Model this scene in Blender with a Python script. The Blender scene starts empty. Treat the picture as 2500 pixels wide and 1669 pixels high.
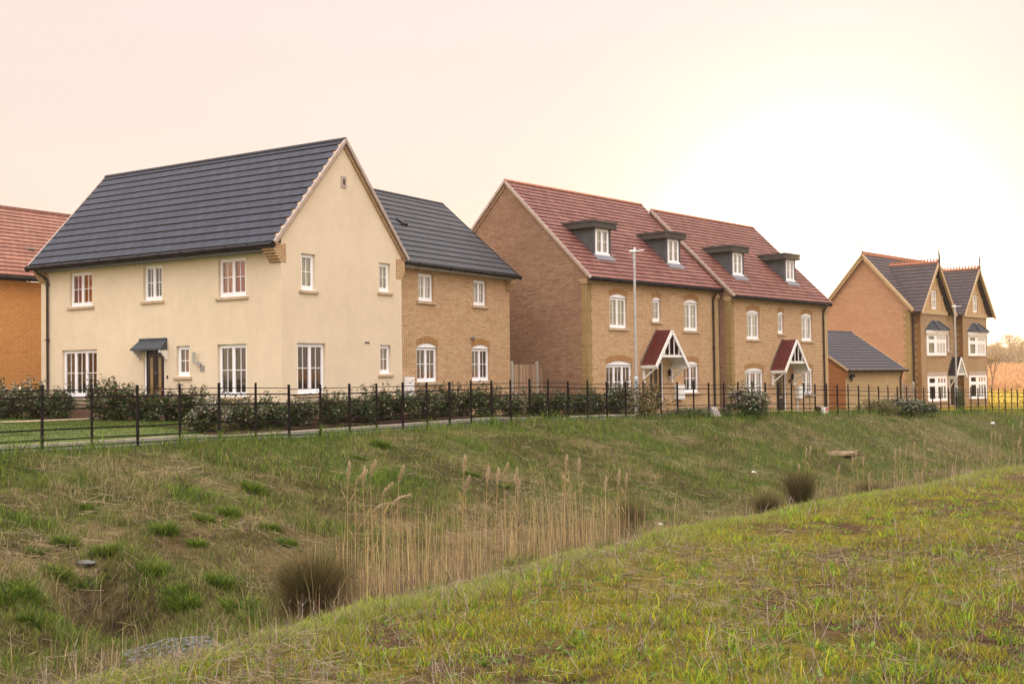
import bpy, math, random
import numpy as np
from mathutils import Vector, noise
from mathutils.geometry import tessellate_polygon
random.seed(7); RNG=np.random.default_rng(11)
scene=bpy.context.scene
COL=scene.collection
R=math.radians
# ---------------------------------------------------------------- materials
MATS={}
def newmat(name):
    m=bpy.data.materials.new(name); m.use_nodes=True
    nt=m.node_tree
    for n in list(nt.nodes): nt.nodes.remove(n)
    out=nt.nodes.new('ShaderNodeOutputMaterial'); b=nt.nodes.new('ShaderNodeBsdfPrincipled')
    nt.links.new(b.outputs[0],out.inputs[0]); MATS[name]=m
    return m,nt,b,out
def N(nt,t,**kw):
    n=nt.nodes.new(t)
    for k,v in kw.items():
        if k.startswith('i_'):
            n.inputs[k[2:].replace('_',' ')].default_value=v
        else: setattr(n,k,v)
    return n
def L(nt,a,b): nt.links.new(a,b)
def mixc(nt,fac,a,b,mode='MIX'):
    n=nt.nodes.new('ShaderNodeMix'); n.data_type='RGBA'; n.blend_type=mode
    for s,v in ((n.inputs['Factor'],fac),(n.inputs['A'],a),(n.inputs['B'],b)):
        if hasattr(v,'links') or hasattr(v,'is_linked'): nt.links.new(v,s)
        else: s.default_value=v if not isinstance(v,tuple) else (*v,1) if len(v)==3 else v
    return n.outputs['Result']
def ramp(nt,fac,stops):
    n=nt.nodes.new('ShaderNodeValToRGB'); cr=n.color_ramp
    while len(cr.elements)<len(stops): cr.elements.new(0.5)
    for e,(p,c) in zip(cr.elements,stops): e.position=p; e.color=(*c,1) if len(c)==3 else c
    nt.links.new(fac,n.inputs[0]); return n.outputs[0]
def noisef(nt,vec,scale,detail=4,rough=.55):
    n=nt.nodes.new('ShaderNodeTexNoise'); n.inputs['Scale'].default_value=scale; n.inputs['Detail'].default_value=detail; n.inputs['Roughness'].default_value=rough
    if vec is not None: nt.links.new(vec,n.inputs['Vector'])
    return n.outputs['Fac']
def uvof(nt):
    return nt.nodes.new('ShaderNodeUVMap').outputs[0]
def objco(nt): return nt.nodes.new('ShaderNodeTexCoord').outputs['Object']
def bump(nt,h,b,s=.3,d=.01):
    n=nt.nodes.new('ShaderNodeBump'); n.inputs['Strength'].default_value=s; n.inputs['Distance'].default_value=d
    nt.links.new(h,n.inputs['Height']); nt.links.new(n.outputs[0],b.inputs['Normal'])
def plain(name,c,rough=.6,var=.08,scale=6,spec=.3,metal=0,bs=.15):
    m,nt,b,o=newmat(name)
    f=noisef(nt,objco(nt),scale)
    dk=tuple(x*(1-var*2) for x in c); lt=tuple(min(1,x*(1+var)) for x in c)
    L(nt,ramp(nt,f,[(.3,dk),(.7,lt)]),b.inputs['Base Color'])
    b.inputs['Roughness'].default_value=rough; b.inputs['Specular IOR Level'].default_value=spec; b.inputs['Metallic'].default_value=metal
    if bs: bump(nt,noisef(nt,objco(nt),scale*12),b,bs,.004)
    return m
def brick(name,c1,c2,c3,mortar,bw=.225,rh=.075,ms=.011,patch=.5,soldier=False):
    m,nt,b,o=newmat(name); uv=uvof(nt)
    if soldier:
        mp=N(nt,'ShaderNodeMapping'); mp.inputs['Rotation'].default_value=(0,0,R(90)); L(nt,uv,mp.inputs['Vector']); uv=mp.outputs[0]
    t=nt.nodes.new('ShaderNodeTexBrick'); L(nt,uv,t.inputs['Vector'])
    t.inputs['Scale'].default_value=1; t.inputs['Brick Width'].default_value=bw; t.inputs['Row Height'].default_value=rh
    t.inputs['Mortar Size'].default_value=ms; t.inputs['Mortar Smooth'].default_value=.15; t.inputs['Bias'].default_value=0
    t.inputs['Color1'].default_value=(*c1,1); t.inputs['Color2'].default_value=(*c2,1); t.inputs['Mortar'].default_value=(*mortar,1)
    # per-brick extra variation: snap uv to bricks
    sx=N(nt,'ShaderNodeVectorMath',operation='SNAP'); L(nt,uv,sx.inputs[0]); sx.inputs[1].default_value=(bw*1.5,rh*1,1)
    w=nt.nodes.new('ShaderNodeTexWhiteNoise'); w.noise_dimensions='2D'; L(nt,sx.outputs[0],w.inputs['Vector'])
    f2=N(nt,'ShaderNodeMapRange'); L(nt,w.outputs['Value'],f2.inputs[0]); f2.inputs[1].default_value=.72; f2.inputs[2].default_value=1; f2.inputs[3].default_value=0; f2.inputs[4].default_value=.75
    pn=noisef(nt,uv,.45,3); pr=N(nt,'ShaderNodeMapRange'); L(nt,pn,pr.inputs[0]); pr.inputs[1].default_value=.4; pr.inputs[2].default_value=.68; pr.inputs[3].default_value=0; pr.inputs[4].default_value=patch
    mx=N(nt,'ShaderNodeMath',operation='MAXIMUM'); L(nt,f2.outputs[0],mx.inputs[0]); L(nt,pr.outputs[0],mx.inputs[1])
    # keep mortar
    inv=N(nt,'ShaderNodeMath',operation='SUBTRACT'); inv.inputs[0].default_value=1; L(nt,t.outputs['Fac'],inv.inputs[1])
    mm=N(nt,'ShaderNodeMath',operation='MULTIPLY'); L(nt,mx.outputs[0],mm.inputs[0]); L(nt,inv.outputs[0],mm.inputs[1])
    c=mixc(nt,mm.outputs[0],t.outputs['Color'],c3)
    d=noisef(nt,uv,7,4); c=mixc(nt,.35,c,ramp(nt,d,[(.3,(.55,.55,.55)),(.7,(1,1,1))]),'MULTIPLY')
    L(nt,c,b.inputs['Base Color']); b.inputs['Roughness'].default_value=.9; b.inputs['Specular IOR Level'].default_value=.15
    bump(nt,inv.outputs[0],b,.6,.006)
    return m
def tiles(name,c1,c2,joint,w=.33,row=.3,mossy=None,rough=.75,spec=.3,offset=.5,js=.012,fine=.25):
    m,nt,b,o=newmat(name); uv=uvof(nt)
    t=nt.nodes.new('ShaderNodeTexBrick'); L(nt,uv,t.inputs['Vector'])
    t.offset=offset
    t.inputs['Scale'].default_value=1; t.inputs['Brick Width'].default_value=w; t.inputs['Row Height'].default_value=row
    t.inputs['Mortar Size'].default_value=js; t.inputs['Mortar Smooth'].default_value=.3; t.inputs['Bias'].default_value=0
    t.inputs['Color1'].default_value=(*c1,1); t.inputs['Color2'].default_value=(*c2,1); t.inputs['Mortar'].default_value=(*joint,1)
    d=noisef(nt,uv,1.2,5); c=mixc(nt,.5,t.outputs['Color'],ramp(nt,d,[(.25,(.6,.6,.62)),(.75,(1.1,1.08,1.05))]),'MULTIPLY')
    d2=noisef(nt,uv,18,3); c=mixc(nt,fine,c,ramp(nt,d2,[(.3,(.5,.5,.5)),(.7,(1.2,1.2,1.2))]),'MULTIPLY')
    if mossy:
        f=noisef(nt,uv,.8,6,.7); fr=N(nt,'ShaderNodeMapRange'); L(nt,f,fr.inputs[0]); fr.inputs[1].default_value=.56; fr.inputs[2].default_value=.72; fr.inputs[3].default_value=0; fr.inputs[4].default_value=.5
        c=mixc(nt,fr.outputs[0],c,mossy)
    L(nt,c,b.inputs['Base Color']); b.inputs['Roughness'].default_value=rough; b.inputs['Specular IOR Level'].default_value=spec
    bump(nt,d2,b,.3,.004)
    return m
BRK=dict(mortar=(.30,.22,.14))
brick('brick_buff',(.70,.50,.29),(.59,.40,.215),(.50,.30,.175),(.27,.175,.10),patch=.4)
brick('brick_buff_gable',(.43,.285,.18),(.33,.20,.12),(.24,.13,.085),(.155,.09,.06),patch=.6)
brick('brick_yellow',(.60,.45,.24),(.53,.38,.19),(.50,.34,.17),(.36,.26,.15),patch=.4)
brick('brick_orange',(.76,.41,.16),(.70,.36,.135),(.62,.29,.10),(.46,.22,.085),patch=.5)
brick('brick_orange_dark',(.52,.235,.085),(.45,.18,.065),(.40,.15,.05),(.27,.12,.05),patch=.4)
brick('brick_peach',(.58,.35,.205),(.50,.28,.155),(.42,.21,.12),(.33,.19,.12),patch=.4)
brick('brick_tan',(.50,.36,.21),(.42,.29,.16),(.35,.21,.115),(.26,.18,.11),patch=.4)
brick('brick_quoin',(.44,.31,.13),(.36,.245,.10),(.25,.18,.065),(.22,.16,.075),patch=.5)
brick('brick_quoin_brown',(.36,.19,.07),(.27,.13,.05),(.2,.11,.03),(.2,.12,.05),patch=.5)
brick('brick_arch',(.46,.26,.105),(.40,.21,.08),(.36,.17,.07),(.28,.17,.08),bw=.225,rh=.075,patch=.3,soldier=True)
brick('brick_plinth',(.36,.21,.14),(.30,.17,.11),(.25,.13,.08),(.2,.13,.09),patch=.5)
tiles('slate_blue',(.029,.036,.062),(.018,.023,.041),(.003,.003,.005),w=.45,row=.335,offset=.5,rough=.6,spec=.25,fine=.25,js=.026)
tiles('slate_grey',(.038,.040,.050),(.029,.031,.039),(.014,.013,.016),w=.33,row=.335,mossy=(.07,.065,.05),rough=.6,js=.004,fine=.15)
tiles('slate_brown',(.078,.058,.060),(.06,.045,.048),(.012,.010,.011),w=.33,row=.31,mossy=(.11,.075,.05),js=.005)
tiles('slate_garage',(.06,.055,.066),(.05,.046,.055),(.02,.018,.02),w=.3,row=.3,js=.004)
tiles('tile_red',(.25,.100,.078),(.165,.057,.045),(.03,.010,.009),w=.30,row=.25,mossy=(.38,.20,.12),rough=.7)
tiles('tile_red2',(.235,.097,.070),(.155,.054,.040),(.03,.010,.008),w=.30,row=.25,mossy=(.36,.17,.09),rough=.7)
tiles('tile_orange',(.32,.14,.092),(.24,.095,.065),(.05,.02,.015),w=.30,row=.30,mossy=(.26,.13,.09))
tiles('tile_dark_red',(.17,.03,.02),(.10,.018,.014),(.02,.006,.005),w=.165,row=.11,rough=.6)
tiles('tile_black',(.035,.025,.027),(.025,.018,.02),(.008,.006,.006),w=.25,row=.2)
tiles('tile_bay',(.075,.082,.10),(.055,.06,.075),(.012,.012,.014),w=.25,row=.2)
def render_mat():
    m,nt,b,o=newmat('cream_render'); co=objco(nt)
    f=noisef(nt,co,.5,4); c=ramp(nt,f,[(.3,(.67,.57,.415)),(.7,(.73,.625,.46))])
    f3=noisef(nt,co,2.2,6,.65); c=mixc(nt,.38,c,ramp(nt,f3,[(.35,(.85,.83,.8)),(.6,(1,1,1))]),'MULTIPLY')
    # rain streaks: stretched noise
    mp=N(nt,'ShaderNodeMapping'); mp.inputs['Scale'].default_value=(5,5,.35); L(nt,co,mp.inputs['Vector'])
    f2=noisef(nt,mp.outputs[0],1.2,4); c=mixc(nt,.10,c,ramp(nt,f2,[(.3,(.80,.78,.75)),(.6,(1,1,1))]),'MULTIPLY')
    L(nt,c,b.inputs['Base Color']); b.inputs['Roughness'].default_value=.95; b.inputs['Specular IOR Level'].default_value=.1
    bump(nt,noisef(nt,co,90,3),b,.35,.004)
render_mat()
plain('render_panel',(.52,.33,.17),.9)
plain('timber_buff',(.50,.36,.20),.8)
plain('upvc',(.90,.90,.92),.35,.02,2,.5,bs=0)
plain('white_paint',(.82,.81,.77),.5,.05)
plain('soffit_grey',(.16,.17,.19),.6,.08)
plain('soffit_light',(.42,.38,.33),.7,.1)
plain('gutter_black',(.006,.004,.005),.5,.1,spec=.2,bs=0)
plain('pipe_brown',(.03,.015,.012),.35,.1,spec=.5,bs=0)
plain('stone_sill',(.50,.38,.26),.85,.12)
plain('stone_band',(.44,.36,.31),.85,.1)
plain('lead_grey',(.075,.08,.085),.6,.12,3)
plain('lead_light',(.16,.165,.19),.55,.12,4)
plain('dormer_slab',(.065,.057,.050),.6,.15,3)
plain('canopy_grey',(.055,.068,.080),.6,.1)
plain('door_black',(.016,.006,.009),.3,.2,4,.5,bs=0)
plain('door_brown',(.035,.020,.012),.4,.2)
plain('door_glass',(.30,.19,.075),.12,.15,3,.6,bs=0)
plain('iron',(.009,.005,.005),.6,.3,8,.2)
plain('galvanised',(.50,.50,.50),.35,.10,5,.5,.55)
plain('galv_base',(.42,.48,.52),.4,.08,5,.5,.2)
plain('concrete_post',(.40,.38,.32),.9,.12)
plain('terracotta',(.42,.17,.09),.8,.15)
plain('finial_dark',(.05,.032,.03),.6,.2)
plain('plastic_white',(.78,.77,.74),.4,.03,bs=0)
plain('plaque',(.30,.26,.25),.5,.1)
plain('plaque_dark',(.08,.04,.03),.5,.1)
plain('kerb_concrete',(.42,.36,.28),.9,.15,9)
plain('soil',(.055,.032,.022),1,.35,14,.05,bs=.8)
plain('slab_path',(.46,.36,.25),.9,.15,4)
plain('rock_tan',(.19,.135,.08),.95,.25,5,bs=.8)
plain('rock_grey',(.12,.12,.11),.95,.3,6,bs=.8)
plain('wire',(.20,.22,.25),.5,.1,6,.4,.3)
plain('mud',(.22,.175,.12),.85,.25,3,.1)
plain('litter_white',(.7,.7,.68),.5,.05)
plain('paint_red',(.5,.05,.04),.5,.1)
plain('bark',(.16,.09,.045),.9,.25)
plain('stem_brown',(.07,.045,.028),.9,.3)
plain('fabric_black',(.02,.015,.014),.8,.3)
def timber_fence():
    m,nt,b,o=newmat('fence_timber'); uv=uvof(nt)
    mp=N(nt,'ShaderNodeMapping'); mp.inputs['Scale'].default_value=(1,.12,1); L(nt,uv,mp.inputs['Vector'])
    w=nt.nodes.new('ShaderNodeTexWhiteNoise'); w.noise_dimensions='1D'
    sp=N(nt,'ShaderNodeSeparateXYZ'); L(nt,uv,sp.inputs[0]); dv=N(nt,'ShaderNodeMath',operation='DIVIDE'); L(nt,sp.outputs[0],dv.inputs[0]); dv.inputs[1].default_value=.1
    fl=N(nt,'ShaderNodeMath',operation='FLOOR'); L(nt,dv.outputs[0],fl.inputs[0]); L(nt,fl.outputs[0],w.inputs['W'])
    c=ramp(nt,w.outputs['Value'],[(0,(.24,.145,.095)),(.5,(.36,.24,.16)),(1,(.46,.33,.2))])
    g=noisef(nt,mp.outputs[0],30,4); c=mixc(nt,.5,c,ramp(nt,g,[(.3,(.55,.5,.48)),(.7,(1.1,1.1,1.1))]),'MULTIPLY')
    L(nt,c,b.inputs['Base Color']); b.inputs['Roughness'].default_value=.9
timber_fence()
def asphalt():
    m,nt,b,o=newmat('asphalt'); co=objco(nt)
    c=ramp(nt,noisef(nt,co,60,3),[(.3,(.038,.035,.036)),(.7,(.085,.078,.076))])
    c=mixc(nt,.4,c,ramp(nt,noisef(nt,co,1.1,4),[(.3,(.7,.7,.7)),(.7,(1.2,1.15,1.1))]),'MULTIPLY')
    L(nt,c,b.inputs['Base Color']); b.inputs['Roughness'].default_value=.7; bump(nt,noisef(nt,co,120,2),b,.4,.004)
asphalt()
def glass():
    m=bpy.data.materials.new('window_glass'); m.use_nodes=True; nt=m.node_tree
    for n in list(nt.nodes): nt.nodes.remove(n)
    o=nt.nodes.new('ShaderNodeOutputMaterial'); mx=nt.nodes.new('ShaderNodeMixShader'); g=nt.nodes.new('ShaderNodeBsdfGlossy'); t=nt.nodes.new('ShaderNodeBsdfTransparent')
    fr=nt.nodes.new('ShaderNodeFresnel'); fr.inputs['IOR'].default_value=1.5
    ml=N(nt,'ShaderNodeMath',operation='MULTIPLY_ADD',use_clamp=True); L(nt,fr.outputs[0],ml.inputs[0]); ml.inputs[1].default_value=4.2; ml.inputs[2].default_value=-.10
    g.inputs['Roughness'].default_value=.03; g.inputs['Color'].default_value=(1,1,1,1); t.inputs['Color'].default_value=(.86,.88,.86,1)
    nz=noisef(nt,objco(nt),1.7,2); bp=nt.nodes.new('ShaderNodeBump'); bp.inputs['Strength'].default_value=.12; bp.inputs['Distance'].default_value=.02; L(nt,nz,bp.inputs['Height']); L(nt,bp.outputs[0],g.inputs['Normal'])
    L(nt,ml.outputs[0],mx.inputs[0]); L(nt,t.outputs[0],mx.inputs[1]); L(nt,g.outputs[0],mx.inputs[2]); L(nt,mx.outputs[0],o.inputs[0]); MATS['window_glass']=m
glass()
for nm,c in (('blind_cream',(.86,.83,.62)),('blind_white',(.84,.82,.72)),('blind_grey',(.36,.34,.32)),('blind_yellow',(.62,.50,.26)),('curtain_red',(.72,.15,.05)),('curtain_orange',(.85,.36,.08)),('curtain_pink',(.66,.25,.25)),('room_brown',(.10,.055,.035)),('room_dark',(.03,.025,.028)),('curtain_beige',(.33,.27,.22))):
    plain(nm,c,.9,.06,2,.1)
def veg(name,trans=.35,rough=.7):
    m=bpy.data.materials.new(name); m.use_nodes=True; nt=m.node_tree
    for n in list(nt.nodes): nt.nodes.remove(n)
    o=nt.nodes.new('ShaderNodeOutputMaterial'); a=nt.nodes.new('ShaderNodeAttribute'); a.attribute_name='Col'
    d=nt.nodes.new('ShaderNodeBsdfPrincipled'); d.inputs['Roughness'].default_value=rough; d.inputs['Specular IOR Level'].default_value=.25
    t=nt.nodes.new('ShaderNodeBsdfTranslucent'); mx=nt.nodes.new('ShaderNodeMixShader'); mx.inputs[0].default_value=trans
    L(nt,a.outputs['Color'],d.inputs['Base Color']); L(nt,a.outputs['Color'],t.inputs['Color']); L(nt,d.outputs[0],mx.inputs[1]); L(nt,t.outputs[0],mx.inputs[2]); L(nt,mx.outputs[0],o.inputs[0]); MATS[name]=m
veg('vegetation'); veg('dry_stems',.15,.8); veg('leaf_glossy',.2,.3)
# ---------------------------------------------------------------- mesh helper
class MB:
    def __init__(s): s.v=[];s.f=[];s.m=[];s.uv=[]
    def face(s,pts,mi=0,uv=None):
        pts=[Vector(p) for p in pts]; b=len(s.v); s.v+=pts; s.f.append(list(range(b,b+len(pts)))); s.m.append(mi)
        if uv is None:
            n=(pts[1]-pts[0]).cross(pts[2]-pts[0])
            if n.length<1e-12 and len(pts)>3: n=(pts[2]-pts[0]).cross(pts[3]-pts[0])
            n.normalize() if n.length>0 else None
            if abs(n.z)>.985 or n.length==0: uv=[(p.x,p.y) for p in pts]
            else:
                t=Vector((0,0,1)).cross(n).normalized(); q=n.cross(t)
                uv=[(p.dot(t),p.dot(q)) for p in pts]
        s.uv.append(uv)
    def hexa(s,c,mi=0):   # c: 8 corners, 0-3 bottom loop, 4-7 top loop
        for q in ((3,2,1,0),(4,5,6,7),(0,1,5,4),(1,2,6,5),(2,3,7,6),(3,0,4,7)): s.face([c[i] for i in q],mi)
    def box(s,x0,x1,y0,y1,z0,z1,mi=0):
        s.hexa([(x0,y0,z0),(x1,y0,z0),(x1,y1,z0),(x0,y1,z0),(x0,y0,z1),(x1,y0,z1),(x1,y1,z1),(x0,y1,z1)],mi)
    def bar(s,p,q,w,h,mi=0,up=(0,0,1)):
        p=Vector(p);q=Vector(q);d=(q-p).normalized();up=Vector(up)
        a=d.cross(up)
        if a.length<1e-4: a=d.cross(Vector((0,1,0)))
        a.normalize(); b=a.cross(d).normalized(); a*=w/2; b*=h/2
        s.hexa([p-a-b,p+a-b,p+a+b,p-a+b,q-a-b,q+a-b,q+a+b,q-a+b],mi)
    def tube(s,p,q,r0,r1=None,n=8,mi=0,cap=True):
        r1=r0 if r1 is None else r1
        p=Vector(p);q=Vector(q);d=(q-p).normalized(); a=d.cross(Vector((0,0,1)))
        if a.length<1e-3: a=d.cross(Vector((0,1,0)))
        a.normalize(); b=d.cross(a)
        A=[p+(a*math.cos(2*math.pi*i/n)+b*math.sin(2*math.pi*i/n))*r0 for i in range(n)]
        B=[q+(a*math.cos(2*math.pi*i/n)+b*math.sin(2*math.pi*i/n))*r1 for i in range(n)]
        for i in range(n): s.face([A[i],A[(i+1)%n],B[(i+1)%n],B[i]],mi)
        if cap: s.face(A[::-1],mi); s.face(B,mi)
    def prism(s,poly,off,mi=0):  # planar poly (3d pts) extruded by vector off
        off=Vector(off); P=[Vector(p) for p in poly]; Q=[p+off for p in P]
        tr=tessellate_polygon([P])
        for t in tr:
            s.face([P[i] for i in t],mi); s.face([Q[i] for i in t][::-1],mi)
        n=len(P)
        for i in range(n): s.face([P[i],P[(i+1)%n],Q[(i+1)%n],Q[i]],mi)
    def build(s,name,mats,parent=None,loc=None):
        me=bpy.data.meshes.new(name)
        dz=HZ[0] if parent is not None or loc is None else 0
        vs=[(v.x,v.y,v.z-dz) for v in s.v]
        me.from_pydata(vs,[],s.f)
        if isinstance(mats,str): mats=[mats]
        for m in mats: me.materials.append(MATS[m])
        me.polygons.foreach_set('material_index',s.m)
        ul=me.uv_layers.new(name='UVMap'); flat=[c for f in s.uv for p in f for c in p]; ul.data.foreach_set('uv',flat)
        me.update()
        o=bpy.data.objects.new(name,me); COL.objects.link(o)
        if parent: o.parent=parent
        if loc: o.location=loc
        return o
HZ=[0.0]
def tag(o,label=None,cat=None,group=None,kind=None):
    if label:o['label']=label
    if cat:o['category']=cat
    if group:o['group']=group
    if kind:o['kind']=kind
    return o
def empty(name,loc,rz=0,**k):
    o=bpy.data.objects.new(name,None); COL.objects.link(o); o.location=loc; o.rotation_euler=(0,0,rz); o.empty_display_size=.3
    return tag(o,**k)
class Pl:
    def __init__(s,o,d,n): s.o=Vector((*o,0));s.d=Vector((*d,0)).normalized();s.n=Vector((*n,0)).normalized()
    def p(s,u,z,off=0): v=s.o+s.d*u+s.n*off; return Vector((v.x,v.y,z))
    def box(s,mb,u0,u1,z0,z1,a,b,mi=0):
        mb.hexa([s.p(u0,z0,a),s.p(u1,z0,a),s.p(u1,z0,b),s.p(u0,z0,b),s.p(u0,z1,a),s.p(u1,z1,a),s.p(u1,z1,b),s.p(u0,z1,b)],mi)
def arc(u0,u1,z,rise,n=8):
    # points from right to left over the top
    w=(u1-u0)/2
    if rise<=0: return [(u1,z),(u0,z)]
    r=(w*w+rise*rise)/(2*rise); c=(u0+u1)/2; zc=z+rise-r; a=math.asin(w/r)
    return [(c+r*math.sin(a-2*a*i/n),zc+r*math.cos(a-2*a*i/n)) for i in range(n+1)]
def wall(mb,pl,outline,holes=(),mi=0,rev=.1,rmi=None):
    loops=[[Vector((u,z,0)) for u,z in outline]]
    for h in holes:
        u0,u1,z0,z1,ri=h; loops.append([Vector((u,z,0)) for u,z in [(u0,z0),(u1,z0)]+arc(u0,u1,z1,ri)])
    flat=[p for l in loops for p in l]
    for t in tessellate_polygon(loops):
        mb.face([pl.p(flat[i].x,flat[i].y) for i in t],mi,[(flat[i].x,flat[i].y) for i in t])
    for l in loops[1:]:
        for i in range(len(l)):
            a,b=l[i],l[(i+1)%len(l)]
            mb.face([pl.p(a.x,a.y),pl.p(b.x,b.y),pl.p(b.x,b.y,-rev),pl.p(a.x,a.y,-rev)],mi if rmi is None else rmi)
def arch_band(mb,pl,u0,u1,z1,rise,h,mi,proud=.003,side=.0):
    a=arc(u0,u1,z1,rise,8); k=h
    top=[(u0-side-k*.22+(u1-u0+2*side+k*.44)*i/8, 0) for i in range(9)]
    pts=[]
    ou0,ou1=u0-k*.25,u1+k*.25
    b=arc(ou0,ou1,z1+k*.93,rise*1.02,8)
    for i in range(8):
        q=[a[i],a[i+1],b[i+1],b[i]]
        mb.face([pl.p(u,z,proud) for u,z in q],mi,[(u,z) for u,z in q])
def window(root,pl,u0,u1,z0,z1,n=2,vb=1,hb=1,rise=0,sill=True,back='room_dark',set_=.085,sillmat='stone_sill',label=None,sash=False,backs=None,bw=.020,fr=.05,fascia=False):
    f=MB(); g=MB(); a,b=-set_-.06,-set_
    w0,w1=u0+.004,u1-.004; zz0=z0+.004; zz1=z1-.004
    pl.box(f,w0,w0+fr,zz0,zz1,a,b);pl.box(f,w1-fr,w1,zz0,zz1,a,b)
    pl.box(f,w0+fr,w1-fr,zz1-fr*1.15,zz1,a,b);pl.box(f,w0+fr,w1-fr,zz0,zz0+fr*1.2,a,b)
    sw=(w1-w0-2*fr)/n; sf=.048
    for i in range(n):
        s0=w0+fr+sw*i; s1=s0+sw; q0=zz0+fr*1.2; q1=zz1-fr*1.15; bb=b+.012
        if i: pl.box(f,s0-.012,s0+.012,q0,q1,a,b+.004)
        s0+=.004;s1-=.004
        pl.box(f,s0,s0+sf,q0,q1,a+.01,bb);pl.box(f,s1-sf,s1,q0,q1,a+.01,bb)
        pl.box(f,s0+sf,s1-sf,q1-sf,q1,a+.01,bb);pl.box(f,s0+sf,s1-sf,q0,q0+sf*1.25,a+.01,bb)
        gx0,gx1,gz0,gz1=s0+sf,s1-sf,q0+sf*1.25,q1-sf
        go=-set_-.025
        for j in range(vb):
            x=gx0+(gx1-gx0)*(j+1)/(vb+1); pl.box(f,x-bw/2,x+bw/2,gz0,gz1,go-.01,go+.014)
        for j in range(hb):
            z=gz0+(gz1-gz0)*(j+1)/(hb+1); pl.box(f,gx0,gx1,z-bw/2,z+bw/2,go-.0095,go+.0145)
        if sash:
            z=(gz0+gz1)/2; pl.box(f,gx0,gx1,z-.03,z+.03,go-.012,go+.03)
        qd=[pl.p(gx0,gz0,go),pl.p(gx1,gz0,go),pl.p(gx1,gz1,go),pl.p(gx0,gz1,go)]
        g.face(qd if pl.d.cross(Vector((0,0,1))).dot(pl.n)>0 else qd[::-1])
    if rise>0:
        ap=arc(u0,u1,z1,rise); f.prism([pl.p(u,z,-.07) for u,z in ap],pl.n*.05)
        pl.box(f,u0+.01,u1-.01,z1-.012,z1+.003,-.07,-.015)
    # bottom drip
    pl.box(f,w0,w1,z0-.03,z0+.003,a,-.012)
    o=f.build('window','upvc',root)
    if label:o['label']=label
    g.build('pane','window_glass',o)
    if sill:
        s=MB(); pl.box(s,u0-.10,u1+.10,z0-.10,z0-.03,-.05,.055); s.build('sill',sillmat,o)
    # room / blind behind
    c=MB()
    bl=backs or [(0,1,back)]
    names=[]
    for i,(p0,p1,mt) in enumerate(bl):
        if mt not in names: names.append(mt)
        x0=u0+(u1-u0)*p0; x1=u0+(u1-u0)*p1; oo=-set_-(.25 if mt.startswith('room') else .075 if mt.startswith('blind') else .11)
        folds=mt.startswith('curtain')
        k=max(2,int((x1-x0)/.05)) if folds else 1
        for j in range(k):
            ua=x0+(x1-x0)*j/k; ub=x0+(x1-x0)*(j+1)/k; da=.02*(j%2) if folds else 0; db=.02*((j+1)%2) if folds else 0
            c.face([pl.p(ua,z0-.02,oo+da),pl.p(ub,z0-.02,oo+db),pl.p(ub,z1+rise+.02,oo+db),pl.p(ua,z1+rise+.02,oo+da)],names.index(mt))
    # reveal lining so the room reads closed
    if not bl[0][2].startswith('room') or True:
        for (x,) in ((u0,),(u1,)): c.face([pl.p(x,z0-.02,-set_-.061),pl.p(x,z1+rise,-set_-.061),pl.p(x,z1+rise,-set_-.26),pl.p(x,z0-.02,-set_-.26)],0)
    nm='curtain' if any(m.startswith('curtain') for m in names) else 'blind' if names[0].startswith('blind') else 'room_lining'
    c.build(nm,names,o)
    return o
def roof_slope(mb,e0,dirv,Lh,up,S,gauge,t=.022,mi=0,base=.05,l0=0.,l1=0.):
    # e0 eave start point, dirv horizontal unit, up unit slope vector, S slope length; l0,l1 shorten per metre up (hips)
    e0=Vector(e0);d=Vector(dirv).normalized();up=Vector(up).normalized(); nrm=d.cross(up)
    if nrm.z<0: nrm=-nrm
    k=int(math.ceil(S/gauge)); 
    for i in range(k):
        a=i*gauge; b=min(S,(i+1)*gauge); jit=random.uniform(-.002,.002)
        A0=e0+d*(l0*a)+up*a; A1=e0+d*(Lh-l1*a)+up*a; B0=e0+d*(l0*b)+up*b; B1=e0+d*(Lh-l1*b)+up*b
        if (Lh-(l0+l1)*b)<.02: B1=B0
        h=nrm*(t+jit); lo=nrm*(.004)
        q=[A0+h,A1+h,B1+lo,B0+lo]; u=[(l0*a,a),(Lh-l1*a,a),(Lh-l1*b,b),(l0*b,b)]
        mb.face(q,mi,u); mb.face([A0,A1,A1+h,A0+h],mi,[(0,a),(Lh,a),(Lh,a+.003),(0,a+.003)])
        mb.face([A0,A0+h,B0+lo],mi);mb.face([A1,A1+h,B1+lo],mi)
    q=-nrm*base
    T0=e0+d*(l0*S)+up*S; T1=e0+d*(Lh-l1*S)+up*S
    P=[e0,e0+d*Lh,T1,T0]
    mb.face([p+q for p in P][::-1],mi); mb.face([P[0]+q,P[1]+q,P[1],P[0]],mi); mb.face([P[0]+q,P[0],P[3],P[3]+q],mi); mb.face([P[1],P[1]+q,P[2]+q,P[2]],mi)
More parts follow.
